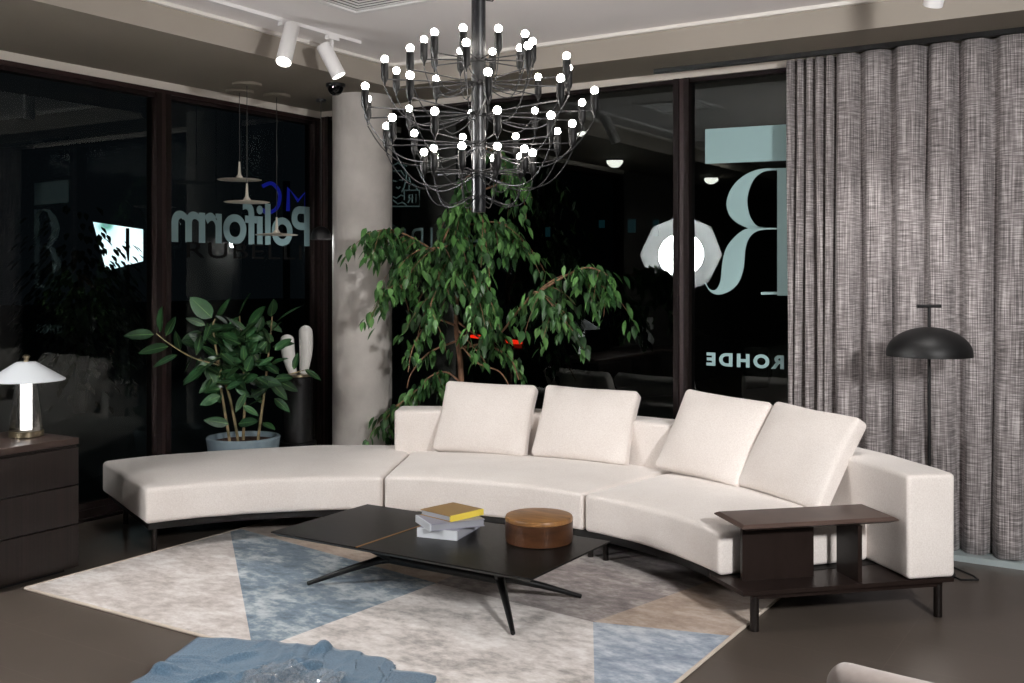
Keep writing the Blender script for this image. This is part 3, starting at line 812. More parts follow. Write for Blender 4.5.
spot('white track spotlight left of the other one, pointing down and slightly left', (-4.585, 4.67, ZC - 0.02), at(292, 26, 6.35), at(283.5, 62, 6.20), power=60)
spot('white track spotlight nearest the concrete column, tilted to the right', (-4.585, 5.09, ZC - 0.02), at(323, 45, 6.72), at(339, 76, 6.72), power=60)
spot('white track spotlight cut by the top right edge above the curtain', (-0.95, 5.40, ZC - 0.02), (-0.90, 5.32, 3.185), (-0.975, 5.43, 2.975), power=60)

# AC diffuser
ac = thing('air_diffuser', 'square white slatted air diffuser on the ceiling left of the chandelier', 'air vent', (-3.81, 4.47, ZC))
m = MB()
def sq(m, h, w, z0, z1):
    x, y = -3.81, 4.47
    m.box(x - h, x + h, y - h, y - h + w, z0, z1); m.box(x - h, x + h, y + h - w, y + h, z0, z1)
    m.box(x - h, x - h + w, y - h + w, y + h - w, z0, z1); m.box(x + h - w, x + h, y - h + w, y + h - w, z0, z1)
sq(m, 0.30, 0.035, ZC - 0.014, ZC); m.build('frame', M['trackwhite'], ac, smooth=False)
m = MB(); m.box(-3.81 - .264, -3.81 + .264, 4.47 - .264, 4.47 + .264, ZC - 0.0012, ZC - 0.0006); m.build('gap_shade', M['blackmatte'], ac, smooth=False)  # black sheet standing in for the shade between the slats
m = MB()
for i in range(6): sq(m, 0.252 - i * 0.042, 0.023, ZC - 0.0042, ZC - 0.0016)
m.build('slats', M['trackwhite'], ac, smooth=False)

# dome camera
dc = Vector((-5.155, 5.76, ZS))
cm = thing('dome_camera', 'small black dome security camera on the soffit before the column', 'security camera', dc)
lat('base', [(0.066, -0.024), (0.07, -0.02), (0.07, 0.0)], M['blackmatte'], cm, dc)
lat('dome', [(0.0, -0.085), (0.02, -0.083), (0.042, -0.070), (0.056, -0.048), (0.060, -0.024)], M['lens'], cm, dc)

# pendants
def pendant(label, p, zdisc, rd=0.165):
    root = thing('disc_pendant', label, 'pendant lamp', (p[0], p[1], ZS), 0, 'disc pendant lamps by the left window')
    c = Vector((p[0], p[1], 0))
    m = MB(); m.lathe([(0.10, ZS - 0.018), (0.105, ZS - 0.012), (0.105, ZS - 0.0005)], c, 32); m.build('ceiling_rose', M['underside'], root)
    m = MB(); m.tube([c + Vector((0, 0, zdisc + 0.14)), c + Vector((0, 0, ZS - 0.015))], 0.003, 6); m.build('cord', M['black'], root)
    m = MB(); m.lathe([(0.0, zdisc - 0.004), (rd - 0.01, zdisc - 0.001), (rd, zdisc + 0.003), (rd - 0.01, zdisc + 0.006), (0.03, zdisc + 0.018), (0.012, zdisc + 0.045), (0.006, zdisc + 0.14)], c, 40)
    m.build('lamp_shade', M['whitelamp2'], root)
M['whitelamp2'] = mat('warm_white_disc', (222, 214, 200), 0.5)
pendant('thin white disc pendant hanging highest of the three by the left window', (-5.96, 5.58), 2.37)
pendant('thin white disc pendant hanging between the highest and lowest by the left window', (-5.69, 5.40), 2.18)
pendant('thin white disc pendant hanging lowest and nearest the column', (-5.86, 5.87), 1.96)

bp_ = at(321, 233, 8.28)
root = thing('dome_pendant', 'small black dome pendant glowing beside the left edge of the concrete column', 'pendant lamp', (bp_.x, bp_.y, ZS))
c = Vector((bp_.x, bp_.y, 0)); z = bp_.z
m = MB(); m.tube([c + Vector((0, 0, z + .05)), c + Vector((0, 0, ZS - .002))], 0.003, 6); m.lathe([(0.04, ZS - .02), (0.04, ZS - .001)], c, 20); m.build('cord', M['black'], root)
m = MB(); m.lathe([(0.078, z - 0.055), (0.082, z - 0.05), (0.078, z - 0.01), (0.06, z + 0.03), (0.03, z + 0.05), (0.0, z + 0.053), (0.0, z + 0.045), (0.055, z + 0.02), (0.072, z - 0.02), (0.076, z - 0.055)], c, 32); m.build('lamp_shade', M['blackmatte'], root)
m = MB(); m.lathe([(0.0, z - 0.05)] + [(0.022 * math.sin(math.pi * k / 8), z - 0.028 - 0.022 * math.cos(math.pi * k / 8)) for k in range(1, 9)], c, 16); m.build('bulb', M['domeglow'], root)
l = bpy.data.lights.new('pendant_light', 'POINT'); l.energy = 4.0; l.shadow_soft_size = 0.03; lo = bpy.data.objects.new('pendant_light', l); COL.objects.link(lo); lo.location = c + Vector((0, 0, z - 0.075)); lo.parent = root; lo.matrix_parent_inverse = PINV[root.name]

# dome ceiling lights behind the view (seen in the glass)
for i, (x, y) in enumerate(((-5.64, 2.18), (-5.5, -0.6), (-1.2, -2.5))):
    z = ZS if x < FX else ZC
    root = thing('ceiling_dome_light', ('round dome light on the left soffit above the credenza', 'round dome light on the left soffit behind the viewer', 'round dome light on the white ceiling behind the viewer')[i], 'ceiling light', (x, y, z))
    c = Vector((x, y, z))
    lat('base', [(0.11, -0.02), (0.115, -0.0005)], M['blackmatte'], root, c)
    lat('diffuser', [(0.0, -0.105), (0.04, -0.10), (0.075, -0.08), (0.097, -0.05), (0.10, -0.02)], M['domeglow'], root, c)

# ================================================================== PLANTS
def leaf(m, base, d, up, L, W, droop=0.25, mi=0, fold=0.25, n=5, tip=1.0, rib=None):
    d = d.normalized(); side = d.cross(up)
    if side.length < 1e-4: side = d.cross(Vector((1, 0, 0)))
    side.normalize(); nrm = side.cross(d).normalized()
    vs = []; fs = []
    for i in range(n + 1):
        t = i / n
        w = W * (math.sin(math.pi * min(1, t ** 0.8)) ** tip) * 0.5
        if i == 0: w = W * 0.02
        c = base + d * (L * t) - Vector((0, 0, 1)) * (droop * L * t * t)
        if i == n: w = W * 0.015
        vs += [c - side * w + nrm * (fold * w), c, c + side * w + nrm * (fold * w)]
    for i in range(n):
        o = i * 3
        fs += [(o, o + 1, o + 4, o + 3), (o + 1, o + 2, o + 5, o + 4)]
    m.add(vs, fs, mi)
    if rib is not None:
        rv = []; rf = []
        for i in range(n):
            t = i / n; c = base + d * (L * t) - Vector((0, 0, 1)) * (droop * L * t * t) + nrm * 0.0016; w = 0.0026 * (1 - t) + 0.0006
            rv += [c - side * w, c + side * w]
        for i in range(n - 1): rf.append((i * 2, i * 2 + 1, i * 2 + 3, i * 2 + 2))
        m.add(rv, rf, rib)

def smooth_path(pts, n=5):
    out = []
    P = [pts[0]] + list(pts) + [pts[-1]]
    for i in range(1, len(P) - 2):
        for k in range(n):
            t = k / n; a, b_, c, d = P[i - 1], P[i], P[i + 1], P[i + 2]
            out.append(0.5 * ((2 * b_) + (c - a) * t + (2 * a - 5 * b_ + 4 * c - d) * t * t + (3 * b_ - a - 3 * c + d) * t ** 3))
    out.append(pts[-1]); return out

def weeping_fig():
    rnd = random.Random(11)
    base = at(463, 470, 7.80); base.z = 0
    root = thing('weeping_fig', 'tall weeping fig tree with drooping leaves behind the curved sofa', 'tree', base)
    m = MB(); m.lathe([(0.13, 0.002), (0.155, 0.02), (0.185, 0.33), (0.195, 0.36), (0.180, 0.36), (0.175, 0.31), (0.0, 0.31)], base, 32)
    pot = m.build('pot', M['pot'], root)
    T = [(463, 470, 7.8), (462, 400, 7.8), (460, 360, 7.8), (456, 325, 7.8), (458, 280, 7.8), (465, 235, 7.8), (478, 185, 7.8), (486, 148, 7.8)]
    trunk = [Vector((base.x, base.y, 0.31))] + [at(*p) for p in T]
    trunk = smooth_path(trunk, 4)
    m = MB(); n = len(trunk); m.tube(trunk, [0.024 * (1 - 0.8 * i / n) + 0.003 for i in range(n)], 10); m.build('trunk', M['bark'], root)
    BR = [
        ([(457, 326, 7.8), (432, 320, 7.65), (414, 345, 7.5), (408, 372, 7.45)], .7),
        ([(458, 330, 7.8), (478, 352, 7.65), (487, 366, 7.6)], .5),
        ([(463, 272, 7.8), (425, 245, 7.65), (392, 230, 7.5), (366, 234, 7.45)], .9),
        ([(461, 292, 7.8), (430, 268, 7.6), (405, 276, 7.5), (388, 292, 7.45)], 1.0),
        ([(460, 348, 7.8), (495, 338, 7.55), (526, 302, 7.35), (562, 276, 7.2), (592, 282, 7.05), (612, 292, 6.95)], .55),
        ([(540, 291, 7.28), (573, 272, 7.1), (592, 268, 7.0), (612, 278, 6.95)], 1.2),
        ([(526, 302, 7.35), (535, 292, 7.2), (548, 300, 7.1), (560, 318, 7.05)], 1.2),
        ([(463, 392, 7.8), (430, 384, 7.8), (402, 402, 7.78), (385, 420, 7.75)], .75),
        ([(458, 322, 7.8), (490, 345, 7.6), (510, 358, 7.5), (519, 380, 7.45)], 1.1),
        ([(465, 250, 7.8), (490, 238, 7.65), (504, 226, 7.6), (516, 236, 7.55)], .8),
        ([(470, 220, 7.8), (450, 228, 7.65), (440, 255, 7.6), (436, 282, 7.55)], 1.3),
        ([(460, 340, 7.8), (430, 352, 7.65), (412, 372, 7.65), (407, 388, 7.7)], .9),
        ([(476, 192, 7.8), (498, 184, 7.7), (512, 172, 7.65), (520, 186, 7.6)], .7),
        ([(460, 300, 7.8), (482, 292, 7.6), (494, 310, 7.5), (498, 334, 7.5)], 1.2),
        ([(458, 285, 7.8), (445, 280, 7.55), (432, 300, 7.45), (428, 330, 7.4)], 1.2),
        ([(462, 262, 7.8), (470, 262, 7.55), (476, 285, 7.4), (478, 315, 7.4)], 1.3),
        ([(480, 178, 7.8), (466, 178, 7.7), (458, 200, 7.6), (455, 230, 7.6)], 1.2),
        ([(484, 160, 7.8), (492, 150, 7.7), (504, 156, 7.65)], .8),
        ([(478, 185, 7.8), (468, 190, 7.65), (462, 205, 7.6), (460, 222, 7.6)], 1.3),
        ([(470, 215, 7.8), (478, 212, 7.6), (484, 225, 7.55), (486, 245, 7.5)], 1.2),
        ([(466, 232, 7.8), (460, 236, 7.55), (456, 255, 7.5), (455, 275, 7.45)], 1.3),
        ([(468, 225, 7.8), (490, 222, 7.6), (508, 226, 7.6), (516, 240, 7.55)], 1.0),
        ([(458, 340, 7.8), (476, 362, 7.5), (500, 372, 7.45), (512, 392, 7.4)], .9),
        ([(463, 385, 7.8), (446, 372, 7.8), (428, 378, 7.75), (420, 392, 7.72)], .7),
        ([(466, 232, 7.8), (448, 246, 7.5), (420, 250, 7.4), (402, 262, 7.4)], 1.0),
    ]
    fol = MB(); br = MB()
    def inside_sofa(q):
        d = q - C0; a_ = math.degrees(math.atan2(d.y, d.x)); d.z = 0
        return q.z < 1.02 and d.length < 3.40 and 44 < a_ < 122
    def put(p, dens, tang):
        k = int(dens) + (1 if rnd.random() < dens - int(dens) else 0)
        for _ in range(k):
            a = rnd.random() * 2 * math.pi
            out = Vector((math.cos(a), math.sin(a), 0)) * 0.55 + tang * 0.35
            d = Vector((out.x, out.y, -0.75 - 0.7 * rnd.random()))
            up = Vector((math.cos(a), math.sin(a), 0.5)) + Vector((rnd.uniform(-.5, .5), rnd.uniform(-.5, .5), 0))
            off = Vector((rnd.gauss(0, .022), rnd.gauss(0, .022), rnd.gauss(0, .02)))
            q = p + off
            q.y = min(q.y, 6.60)
            if inside_sofa(q): continue
            L = rnd.uniform(.066, .104)
            leaf(fol, q, d, up, L, L * rnd.uniform(.42, .54), 0.12, rnd.choice((0, 0, 1, 1, 2)), 0.3, 4)
    for pts, dens in BR:
        W = [at(*p) for p in pts]
        for w in W: w.y = min(w.y, 6.58)
        sp = smooth_path(W, 6); n = len(sp)
        r0 = 0.009 if n > 20 else 0.007
        br.tube(sp, [r0 * (1 - .75 * i / n) + .0015 for i in range(n)], 7)
        for i in range(2, n):
            t = i / n
            tang = (sp[i] - sp[i - 1]).normalized()
            if t > 0.25: put(sp[i], 3.2 * dens, tang)
            # hanging twigs
            if t > 0.35 and rnd.random() < 0.62 * min(1, dens):
                a = rnd.random() * 6.283; ln = rnd.uniform(.10, .24)
                dirv = Vector((math.cos(a) * .8, math.sin(a) * .8, -0.2)) + tang * .5
                tw = []
                for k in range(6):
                    u = k / 5; q = sp[i] + dirv * (ln * u) - Vector((0, 0, ln * .75 * u * u)); q.y = min(q.y, 6.6); tw.append(q)
                if any(inside_sofa(q) for q in tw): continue
                br.tube(tw, [.003 - .0004 * k for k in range(6)], 5)
                for k in range(1, 6): put(tw[k], 2.6, dirv.normalized())
    br.build('branches', M['bark'], root); o = fol.build('foliage', [M['figleaf'], M['figleaf2'], M['figleaf3']], root, angle=75)
    return root
weeping_fig()

def rubber_plant():
    rnd = random.Random(5)
    pc = Vector((-5.79, 5.46, 0)); D0 = 7.65
    root = thing('rubber_plant', 'broad leaved rubber plant in a blue grey pot behind the left end of the sofa', 'potted plant', pc)
    m = MB(); m.lathe([(0.20, 0.002), (0.215, 0.02), (0.262, 0.41), (0.268, 0.45), (0.262, 0.457), (0.245, 0.457), (0.240, 0.41), (0.0, 0.41)], pc, 48); m.build('pot', M['pot'], root)
    m = MB(); m.lathe([(0.236, 0.405), (0.236, 0.418), (0.12, 0.43), (0.0, 0.428)], pc, 32); m.build('soil', M['soil'], root)
    def c(x, y, D=D0): 
        p = at(120 + x * .2416, 285 + y * .2416, D)
        p.x = max(p.x, XL + 0.07); return p
    stems = MB()
    S = [[(490, 650, 7.6), (455, 470, 7.55), (410, 330, 7.5), (385, 180, 7.45), (395, 140, 7.45)],
         [(455, 652, 7.55), (420, 440, 7.5), (405, 330, 7.5), (370, 270, 7.45)],
         [(510, 635, 7.7), (515, 430, 7.7), (500, 200, 7.65), (495, 130, 7.6)],
         [(570, 645, 7.6), (600, 420, 7.6), (620, 230, 7.55), (630, 130, 7.5)],
         [(410, 330, 7.45), (300, 300, 7.2), (200, 240, 7.0), (150, 200, 6.95)],
         [(600, 400, 7.6), (700, 370, 7.6), (770, 350, 7.6)],
         [(455, 470, 7.55), (440, 400, 7.5), (455, 350, 7.45)]]
    for i, s in enumerate(S):
        W = smooth_path([c(*q) for q in s], 5)
        if i < 4: W[0].z = 0.42
        n = len(W); stems.tube(W, [(.011 if i < 4 else .006) * (1 - .6 * k / n) for k in range(n)], 8)
    stems.build('stems', M['stem'], root)
    LV = [(140, 205, 20, 205), (165, 195, 175, 85), (190, 210, 230, 130), (200, 255, 80, 275), (235, 290, 140, 335), (400, 150, 455, 50), (495, 120, 540, 30),
          (530, 180, 600, 85), (625, 130, 635, 55), (650, 150, 745, 85), (355, 265, 245, 225), (370, 320, 265, 405), (400, 300, 320, 345), (450, 290, 550, 270),
          (410, 375, 330, 440), (415, 430, 340, 440), (415, 460, 335, 490), (450, 575, 350, 555), (490, 575, 570, 560), (590, 570, 640, 595), (510, 500, 560, 530),
          (600, 470, 545, 490), (640, 470, 700, 520), (640, 270, 710, 220), (620, 330, 695, 300), (720, 350, 735, 285), (765, 350, 830, 390), (660, 400, 735, 435),
          (630, 410, 690, 470), (620, 200, 668, 150), (540, 300, 520, 200), (385, 180, 385, 260), (385, 250, 370, 160), (420, 320, 380, 400), (460, 380, 520, 430),
          (455, 350, 500, 310), (500, 200, 440, 130), (500, 210, 560, 150), (500, 250, 450, 180), (510, 300, 570, 230), (515, 350, 560, 300), (515, 400, 570, 370),
          (510, 330, 450, 260), (605, 350, 560, 300), (605, 330, 650, 360), (610, 280, 560, 260), (620, 240, 590, 170), (400, 300, 340, 250), (300, 300, 260, 360), (250, 270, 230, 190),
          (600, 430, 560, 450), (520, 450, 480, 520), (390, 200, 440, 230), (500, 280, 540, 350), (410, 340, 470, 330), (440, 430, 500, 400)]
    fol = MB()
    for _ in range(120):
        x0, y0 = rnd.uniform(330, 640), rnd.uniform(150, 430)
        a = rnd.uniform(0, 6.283); ll = rnd.uniform(60, 95)
        LV.append((x0, y0, x0 + ll * math.cos(a), y0 + ll * .8 * math.sin(a)))
    for (x0, y0, x1, y1) in LV:
        D = 7.5 + rnd.uniform(-.16, .12)
        if x0 < 300: D = 7.0 + 0.5 * max(0, x0 - 140) / 160 + rnd.uniform(-.03, .03)
        a = c(x0, y0, D); b_ = c(x1, y1, D + rnd.uniform(-.10, .03))
        d = b_ - a; L = d.length * 1.04
        if L < .13: L = .13
        view = Vector((SN, -CS, 0.45)) + Vector((rnd.uniform(-.7, .7), rnd.uniform(-.7, .7), rnd.uniform(-.2, .8)))
        leaf(fol, a, d, view, L, L * rnd.uniform(.36, .47), 0.05, rnd.choice((0, 0, 1)), 0.18, 8, 0.75, 2)
    # the broad one near the top left
    a = c(380, 135, 7.4); b_ = c(292, 52, 7.36); d = b_ - a
    leaf(fol, a, d, Vector((SN, -CS, .3)), d.length * 1.02, 0.125, 0.0, 0, 0.1, 8, 0.7, 2)
    for v in fol.v: v.x = max(v.x, XL + 0.045)
    fol.build('foliage', [M['rubberleaf'], M['rubberleaf2'], M['leafvein']], root, angle=75)
rubber_plant()

# ================================================================== SCULPTURE ON PEDESTAL
sp = Vector((-5.69, 5.93, 0)); 
pd = thing('black_pedestal', 'dark cylindrical pedestal between the rubber plant and the column', 'pedestal', sp)
lat('base', [(0.135, 0.001), (0.14, 0.01), (0.14, 0.36), (0.135, 0.365), (0.0, 0.366)], M['blackmatte'], pd, sp)
lat('shaft', [(0.11, 0.366), (0.11, 0.86), (0.0, 0.861)], M['blackmatte'], pd, sp)
sc_ = thing('ear_sculpture', 'white sculpture of two rounded upright prongs on the dark pedestal', 'sculpture', (sp.x, sp.y, 0.862))
m = MB(); m.lathe([(0.10, 0.863), (0.105, 0.868), (0.10, 0.884), (0.04, 0.892), (0.0, 0.893)], sp, 32); m.build('base', M['nickel'], sc_)
for sgn, hgt, lean in ((-1, 0.30, 0.045), (1, 0.37, 0.012)):
    pts = []; rad = []
    for i in range(41):
        t = 1 - (1 - i / 40) ** 1.6
        q = Vector((sp.x, sp.y, 0.89)) + VR * (sgn * (0.042 + lean * t + 0.012 * math.sin(t * 3.14))) + Vector((0, 0, hgt * t))
        pts.append(q); rad.append(max(0.004, 0.032 + 0.022 * math.sin(min(1, t * 1.15) * math.pi * .62)) if t < .86 else max(.004, .052 * math.sqrt(max(0, 1 - ((t - .86) / .14) ** 2))))
    m = MB(); m.tube(pts, rad, 20); m.build('prong', M['sculpt'], sc_)

# ================================================================== WRITING ON THE GLASS
def flat_letters(text, height_scale, weight=0.0, spacing=1.0):
    cu_ = bpy.data.curves.new('txt', 'FONT'); cu_.body = text; cu_.size = 1.0; cu_.offset = weight; cu_.space_character = spacing; cu_.fill_mode = 'BOTH'; cu_.extrude = 0.004
    o = bpy.data.objects.new('txt', cu_); COL.objects.link(o)
    dg = bpy.context.evaluated_depsgraph_get(); me = bpy.data.meshes.new_from_object(o.evaluated_get(dg))
    COL.objects.unlink(o); bpy.data.objects.remove(o)
    vs = [v.co.copy() for v in me.vertices]; fs = [list(p.vertices) for p in me.polygons]
    bpy.data.meshes.remove(me)
    return vs, fs
def glass_text(name, label, text, wall, a_start, a_end, z_base, z_cap, mt, weight=0.0, spacing=1.0, mirror=True):
    vs, fs = flat_letters(text, 1, weight, spacing)
    x0 = min(v.x for v in vs); x1 = max(v.x for v in vs); 
    capv = [v.y for v in vs]; y0, y1 = 0.0, max(capv)
    m = MB(); out = []
    for v in vs:
        t = (v.x - x0) / (x1 - x0); a = a_start + (a_end - a_start) * t; z = z_base + (v.y / y1) * (z_cap - z_base); dp = v.z * 0.2
        if wall == 'L': out.append(Vector((XL - 0.0327 + dp, a, z)))
        else: out.append(Vector((a, YB + 0.0327 - dp, z)))
    m.add(out, fs)
    o = m.build(name, mt, smooth=False)
    return tag(o, label, 'lettering')
pP = on_left(309.5, 206, XL); pm = on_left(171.5, 208, XL)
glass_text('window_lettering', 'large pale mirrored lettering across the left window behind the disc pendants', 'Poliform', 'L', on_left(309.5, 220, XL - 0.033).y, on_left(171.5, 220, XL - 0.033).y, 1.905, 2.235, M['vinyldim'], 0.022, 0.95)
glass_text('window_lettering', 'faint dark reflection of a serif word, set as letters below the large pale word on the left window', 'RUBELLI', 'L', 5.28, 6.50, 1.78, 1.90, M['reflectword'], 0.0, 1.1)  # a reflection in the glass, modelled as flat letters
glass_text('window_lettering', 'small bold pale mirrored word low on the back window by the curtain', 'ROHDE', 'B', on_back(784, 370, YB + .033).x, on_back(706.5, 370, YB + .033).x, 1.036, 1.122, M['vinyl'], 0.045, 1.35)
glass_text('window_lettering', 'faint outline mirrored word on the back window behind the fig leaves', 'PHILIPP', 'B', on_back(502, 240, YB).x, on_back(392, 240, YB).x, 1.80, 2.03, M['vinylfaint'], -0.012, 1.15)
# big serif letter, as shapes on the glass
def plate(polys, name, label, mt):
    m = MB()
    for poly in polys:
        pts = [on_back(690 + x * .2928, 100 + y * .2928, YB + 0.033) for x, y in poly]
        n = len(pts)
        vs = pts + [p + Vector((0, -0.0012, 0)) for p in pts]
        m.add(vs, [tuple(range(n)), tuple(reversed(range(n, 2 * n)))] + [(i, (i + 1) % n, n + (i + 1) % n, n + i) for i in range(n)])
    o = m.build(name, mt, smooth=False)
    return tag(o, label, 'lettering')
def cat(pts, n=4): 
    return [(p.x, p.y) for p in smooth_path([Vector((x, y, 0)) for x, y in pts], n)]
outer = cat([(300, 233), (240, 236), (190, 255), (148, 292), (125, 345), (132, 388), (158, 418), (200, 439)])
inner = cat([(300, 240), (252, 245), (216, 275), (197, 330), (200, 380), (215, 415), (240, 434), (300, 436)])
# crescent as strips so the faces stay well formed
strips = []
no = len(outer)
for i in range(no - 1):
    strips.append([outer[i], outer[i + 1], inner[i + 1], inner[i]])
l_out = cat([(300, 442), (240, 445), (207, 465), (190, 505), (184, 570), (168, 620), (140, 650), (100, 665), (70, 655), (50, 625)])
l_in = cat([(300, 437), (235, 436), (190, 441), (150, 470), (122, 510), (110, 560), (104, 618), (88, 648), (66, 645), (54, 624)])
for i in range(len(l_out) - 1): strips.append([l_out[i], l_out[i + 1], l_in[i + 1], l_in[i]])
strips.append([(298, 233), (345, 231), (345, 668), (298, 668)]); strips.append([(243, 656), (298, 655), (298, 664), (243, 665)])
plate(strips, 'window_lettering', 'huge pale mirrored serif letter on the back window at the curtain edge', M['vinyl'])
plate([[(52, 100), (345, 82), (345, 206), (52, 218)]], 'window_sticker', 'pale rectangle of frosted film high on the back window above the big letter', M['vinyl'])
# crest outline
def crest():
    m = MB()
    def ln(pts, r=0.006): m.tube([on_back(380 + x * .161, 150 + y * .161, YB + 0.030) for x, y in pts], r, 6)
    ln([(60, 350), (245, 350), (245, 250), (150, 250), (150, 310)])
    ln([(180, 250), (180, 220), (205, 212), (225, 225), (230, 250)])
    ln([(80, 290), (100, 300), (130, 280), (150, 290)]); ln([(80, 310), (110, 335), (140, 325), (165, 345)])
    ln([(60, 110), (110, 80), (150, 110), (165, 150), (160, 190), (150, 230), (135, 260)]); ln([(85, 130), (130, 130), (150, 160)])
    ln([(80, 190), (100, 195)]); ln([(120, 185), (140, 190)]); ln([(100, 230), (115, 240), (125, 228)])
    ln([(165, 185), (190, 200), (180, 170)]); ln([(110, 60), (130, 90), (165, 100)])
    # R I, mirrored
    ln([(222, 330), (222, 275)]); ln([(222, 278), (222, 330)])
    ln([(200, 328), (200, 277), (182, 280), (178, 292), (184, 302), (200, 303)]); ln([(186, 303), (174, 328)])
    o = m.build('window_crest', M['vinylfaint']); tag(o, 'faint outlined crest on the back window right of the column', 'emblem')
crest()

# ================================================================== BLANKET AND PLASTIC BAG
def blanket():
    """a rumpled sheet: a small cloth relaxation so the folds fall like fabric"""
    import numpy as np
    rng = np.random.RandomState(4)
    nx, ny, h = 86, 70, 0.0175
    u, v = np.meshgrid(np.linspace(0, 1, nx), np.linspace(0, 1, ny), indexing='ij')
    ex, ey = np.array([0.975, 0.222]), np.array([0.39, -0.921])
    W, H = nx * h * 0.75, ny * h * 0.78
    P = np.zeros((nx, ny, 3))
    P[..., 0] = -3.62 + ex[0] * u * W + ey[0] * v * H
    P[..., 1] = 3.17 + ex[1] * u * W + ey[1] * v * H + 0.10 * np.sin(np.pi * np.clip(u * 1.15, 0, 1)) * (1 - v) - 0.12 * np.clip(u - .75, 0, 1) * 4 * (1 - v) * .5
    for i in range(nx):
        for k in range(ny):
            q = Vector((u[i, k] * 4.2 + 1.3 * v[i, k], v[i, k] * 5.0 - 1.1 * u[i, k], 3.0))
            P[i, k, 2] = 0.05 + 0.075 * noise.noise(q) + 0.03 * noise.noise(q * 2.4)
    P[..., 2] = np.maximum(P[..., 2], 0.024)
    prev = P.copy()
    def con(A, B, rest, k):
        d = B - A; l = np.linalg.norm(d, axis=-1, keepdims=True) + 1e-9
        c = d * (0.5 * k * (l - rest) / l); A += c; B -= c
    for step in range(110):
        vel = (P - prev) * 0.93; prev = P.copy(); P = P + vel; P[..., 2] -= 0.0009
        for it in range(9):
            for o in (0, 1):
                n = (nx - o) // 2 * 2; con(P[o:o + n:2], P[o + 1:o + n:2], h, 1.0)
                n = (ny - o) // 2 * 2; con(P[:, o:o + n:2], P[:, o + 1:o + n:2], h, 1.0)
            A, B = P[:-1, :-1].copy(), P[1:, 1:].copy(); con(A, B, h * 1.414, 0.25); P[1:, 1:] += (B - P[1:, 1:]); P[:-1, :-1] += (A - P[:-1, :-1]) * 0.5
            A, B = P[:-4].copy(), P[4:].copy(); con(A, B, h * 4, 0.05); P[:-4] += (A - P[:-4]); P[4:] += (B - P[4:]) * .5
            A, B = P[:, :-4].copy(), P[:, 4:].copy(); con(A, B, h * 4, 0.05); P[:, :-4] += (A - P[:, :-4]); P[:, 4:] += (B - P[:, 4:]) * .5
            low = P[..., 2] < 0.020
            P[..., 2] = np.where(low, 0.020, P[..., 2])
        low = P[..., 2] < 0.0215
        for a in (0, 1): P[..., a] = np.where(low, prev[..., a] * .8 + P[..., a] * .2, P[..., a])
    for it in range(1):
        Q = P.copy(); Q[1:-1, 1:-1] = (P[:-2, 1:-1] + P[2:, 1:-1] + P[1:-1, :-2] + P[1:-1, 2:]) / 8 + P[1:-1, 1:-1] / 2
        for _s in range(6):
            E = Q[1:-1, 0].copy(); Q[1:-1, 0] = (Q[:-2, 0] + Q[2:, 0]) / 4 + E / 2; E = Q[0, 1:-1].copy(); Q[0, 1:-1] = (Q[0, :-2] + Q[0, 2:]) / 4 + E / 2; E = Q[-1, 1:-1].copy(); Q[-1, 1:-1] = (Q[-1, :-2] + Q[-1, 2:]) / 4 + E / 2
        P = Q
    m = MB(); m.v = [Vector(q) for q in P.reshape(-1, 3)]
    for i in range(nx - 1):
        for k in range(ny - 1):
            a = i * ny + k; m.f.append([a, a + 1, a + ny + 1, a + ny]); m.m.append(0)
    o = m.build('blue_blanket', M['blanket'], angle=180, loc=(-2.98, 2.9, 0.018))
    sm = o.modifiers.new('thickness', 'SOLIDIFY'); sm.thickness = 0.003; sm.offset = 1
    tag(o, 'crumpled washed blue blanket heaped on the rug at the bottom edge', 'blanket')
    return [q.copy() for q in m.v]
bl = blanket()
def hgt(x, y):
    near = [(v.z, math.exp(-((v.x - x) ** 2 + (v.y - y) ** 2) / 0.0016)) for v in bl if (v.x - x) ** 2 + (v.y - y) ** 2 < 0.09 ** 2]
    sw = sum(w_ for _, w_ in near)
    return sum(z_ * w_ for z_, w_ in near) / sw if sw > 1e-6 else 0.06
def plastic():
    m = MB(); nx, ny = 40, 30
    for j in range(ny + 1):
        for i in range(nx + 1):
            u, v = i / nx, j / ny
            a = R(12)
            X = -2.90 + (u - .5) * .36 * math.cos(a) - (v - .5) * .40 * math.sin(a); Y = 2.93 + (u - .5) * .36 * math.sin(a) + (v - .5) * .40 * math.cos(a)
            X += 0.02 * noise.noise(Vector((u * 6, v * 6, 3))); Y += .03 * noise.noise(Vector((u * 6, v * 6, 8)))
            z = hgt(X, Y) + 0.024 + 0.03 * abs(noise.noise(Vector((u * 4.5, v * 4.5, 1)))) + 0.030 * abs(noise.noise(Vector((u * 8, v * 6, 4))))
            m.v.append(Vector((X, Y, z)))
    for j in range(ny):
        for i in range(nx):
            a = j * (nx + 1) + i; m.f.append([a, a + 1, a + nx + 2, a + nx + 1]); m.m.append(0)
    o = m.build('plastic_bag', M['plastic'], angle=12)
    sm = o.modifiers.new('thickness', 'SOLIDIFY'); sm.thickness = 0.0015
    tag(o, 'clear crumpled plastic bag lying on the blue blanket', 'bag')
plastic()

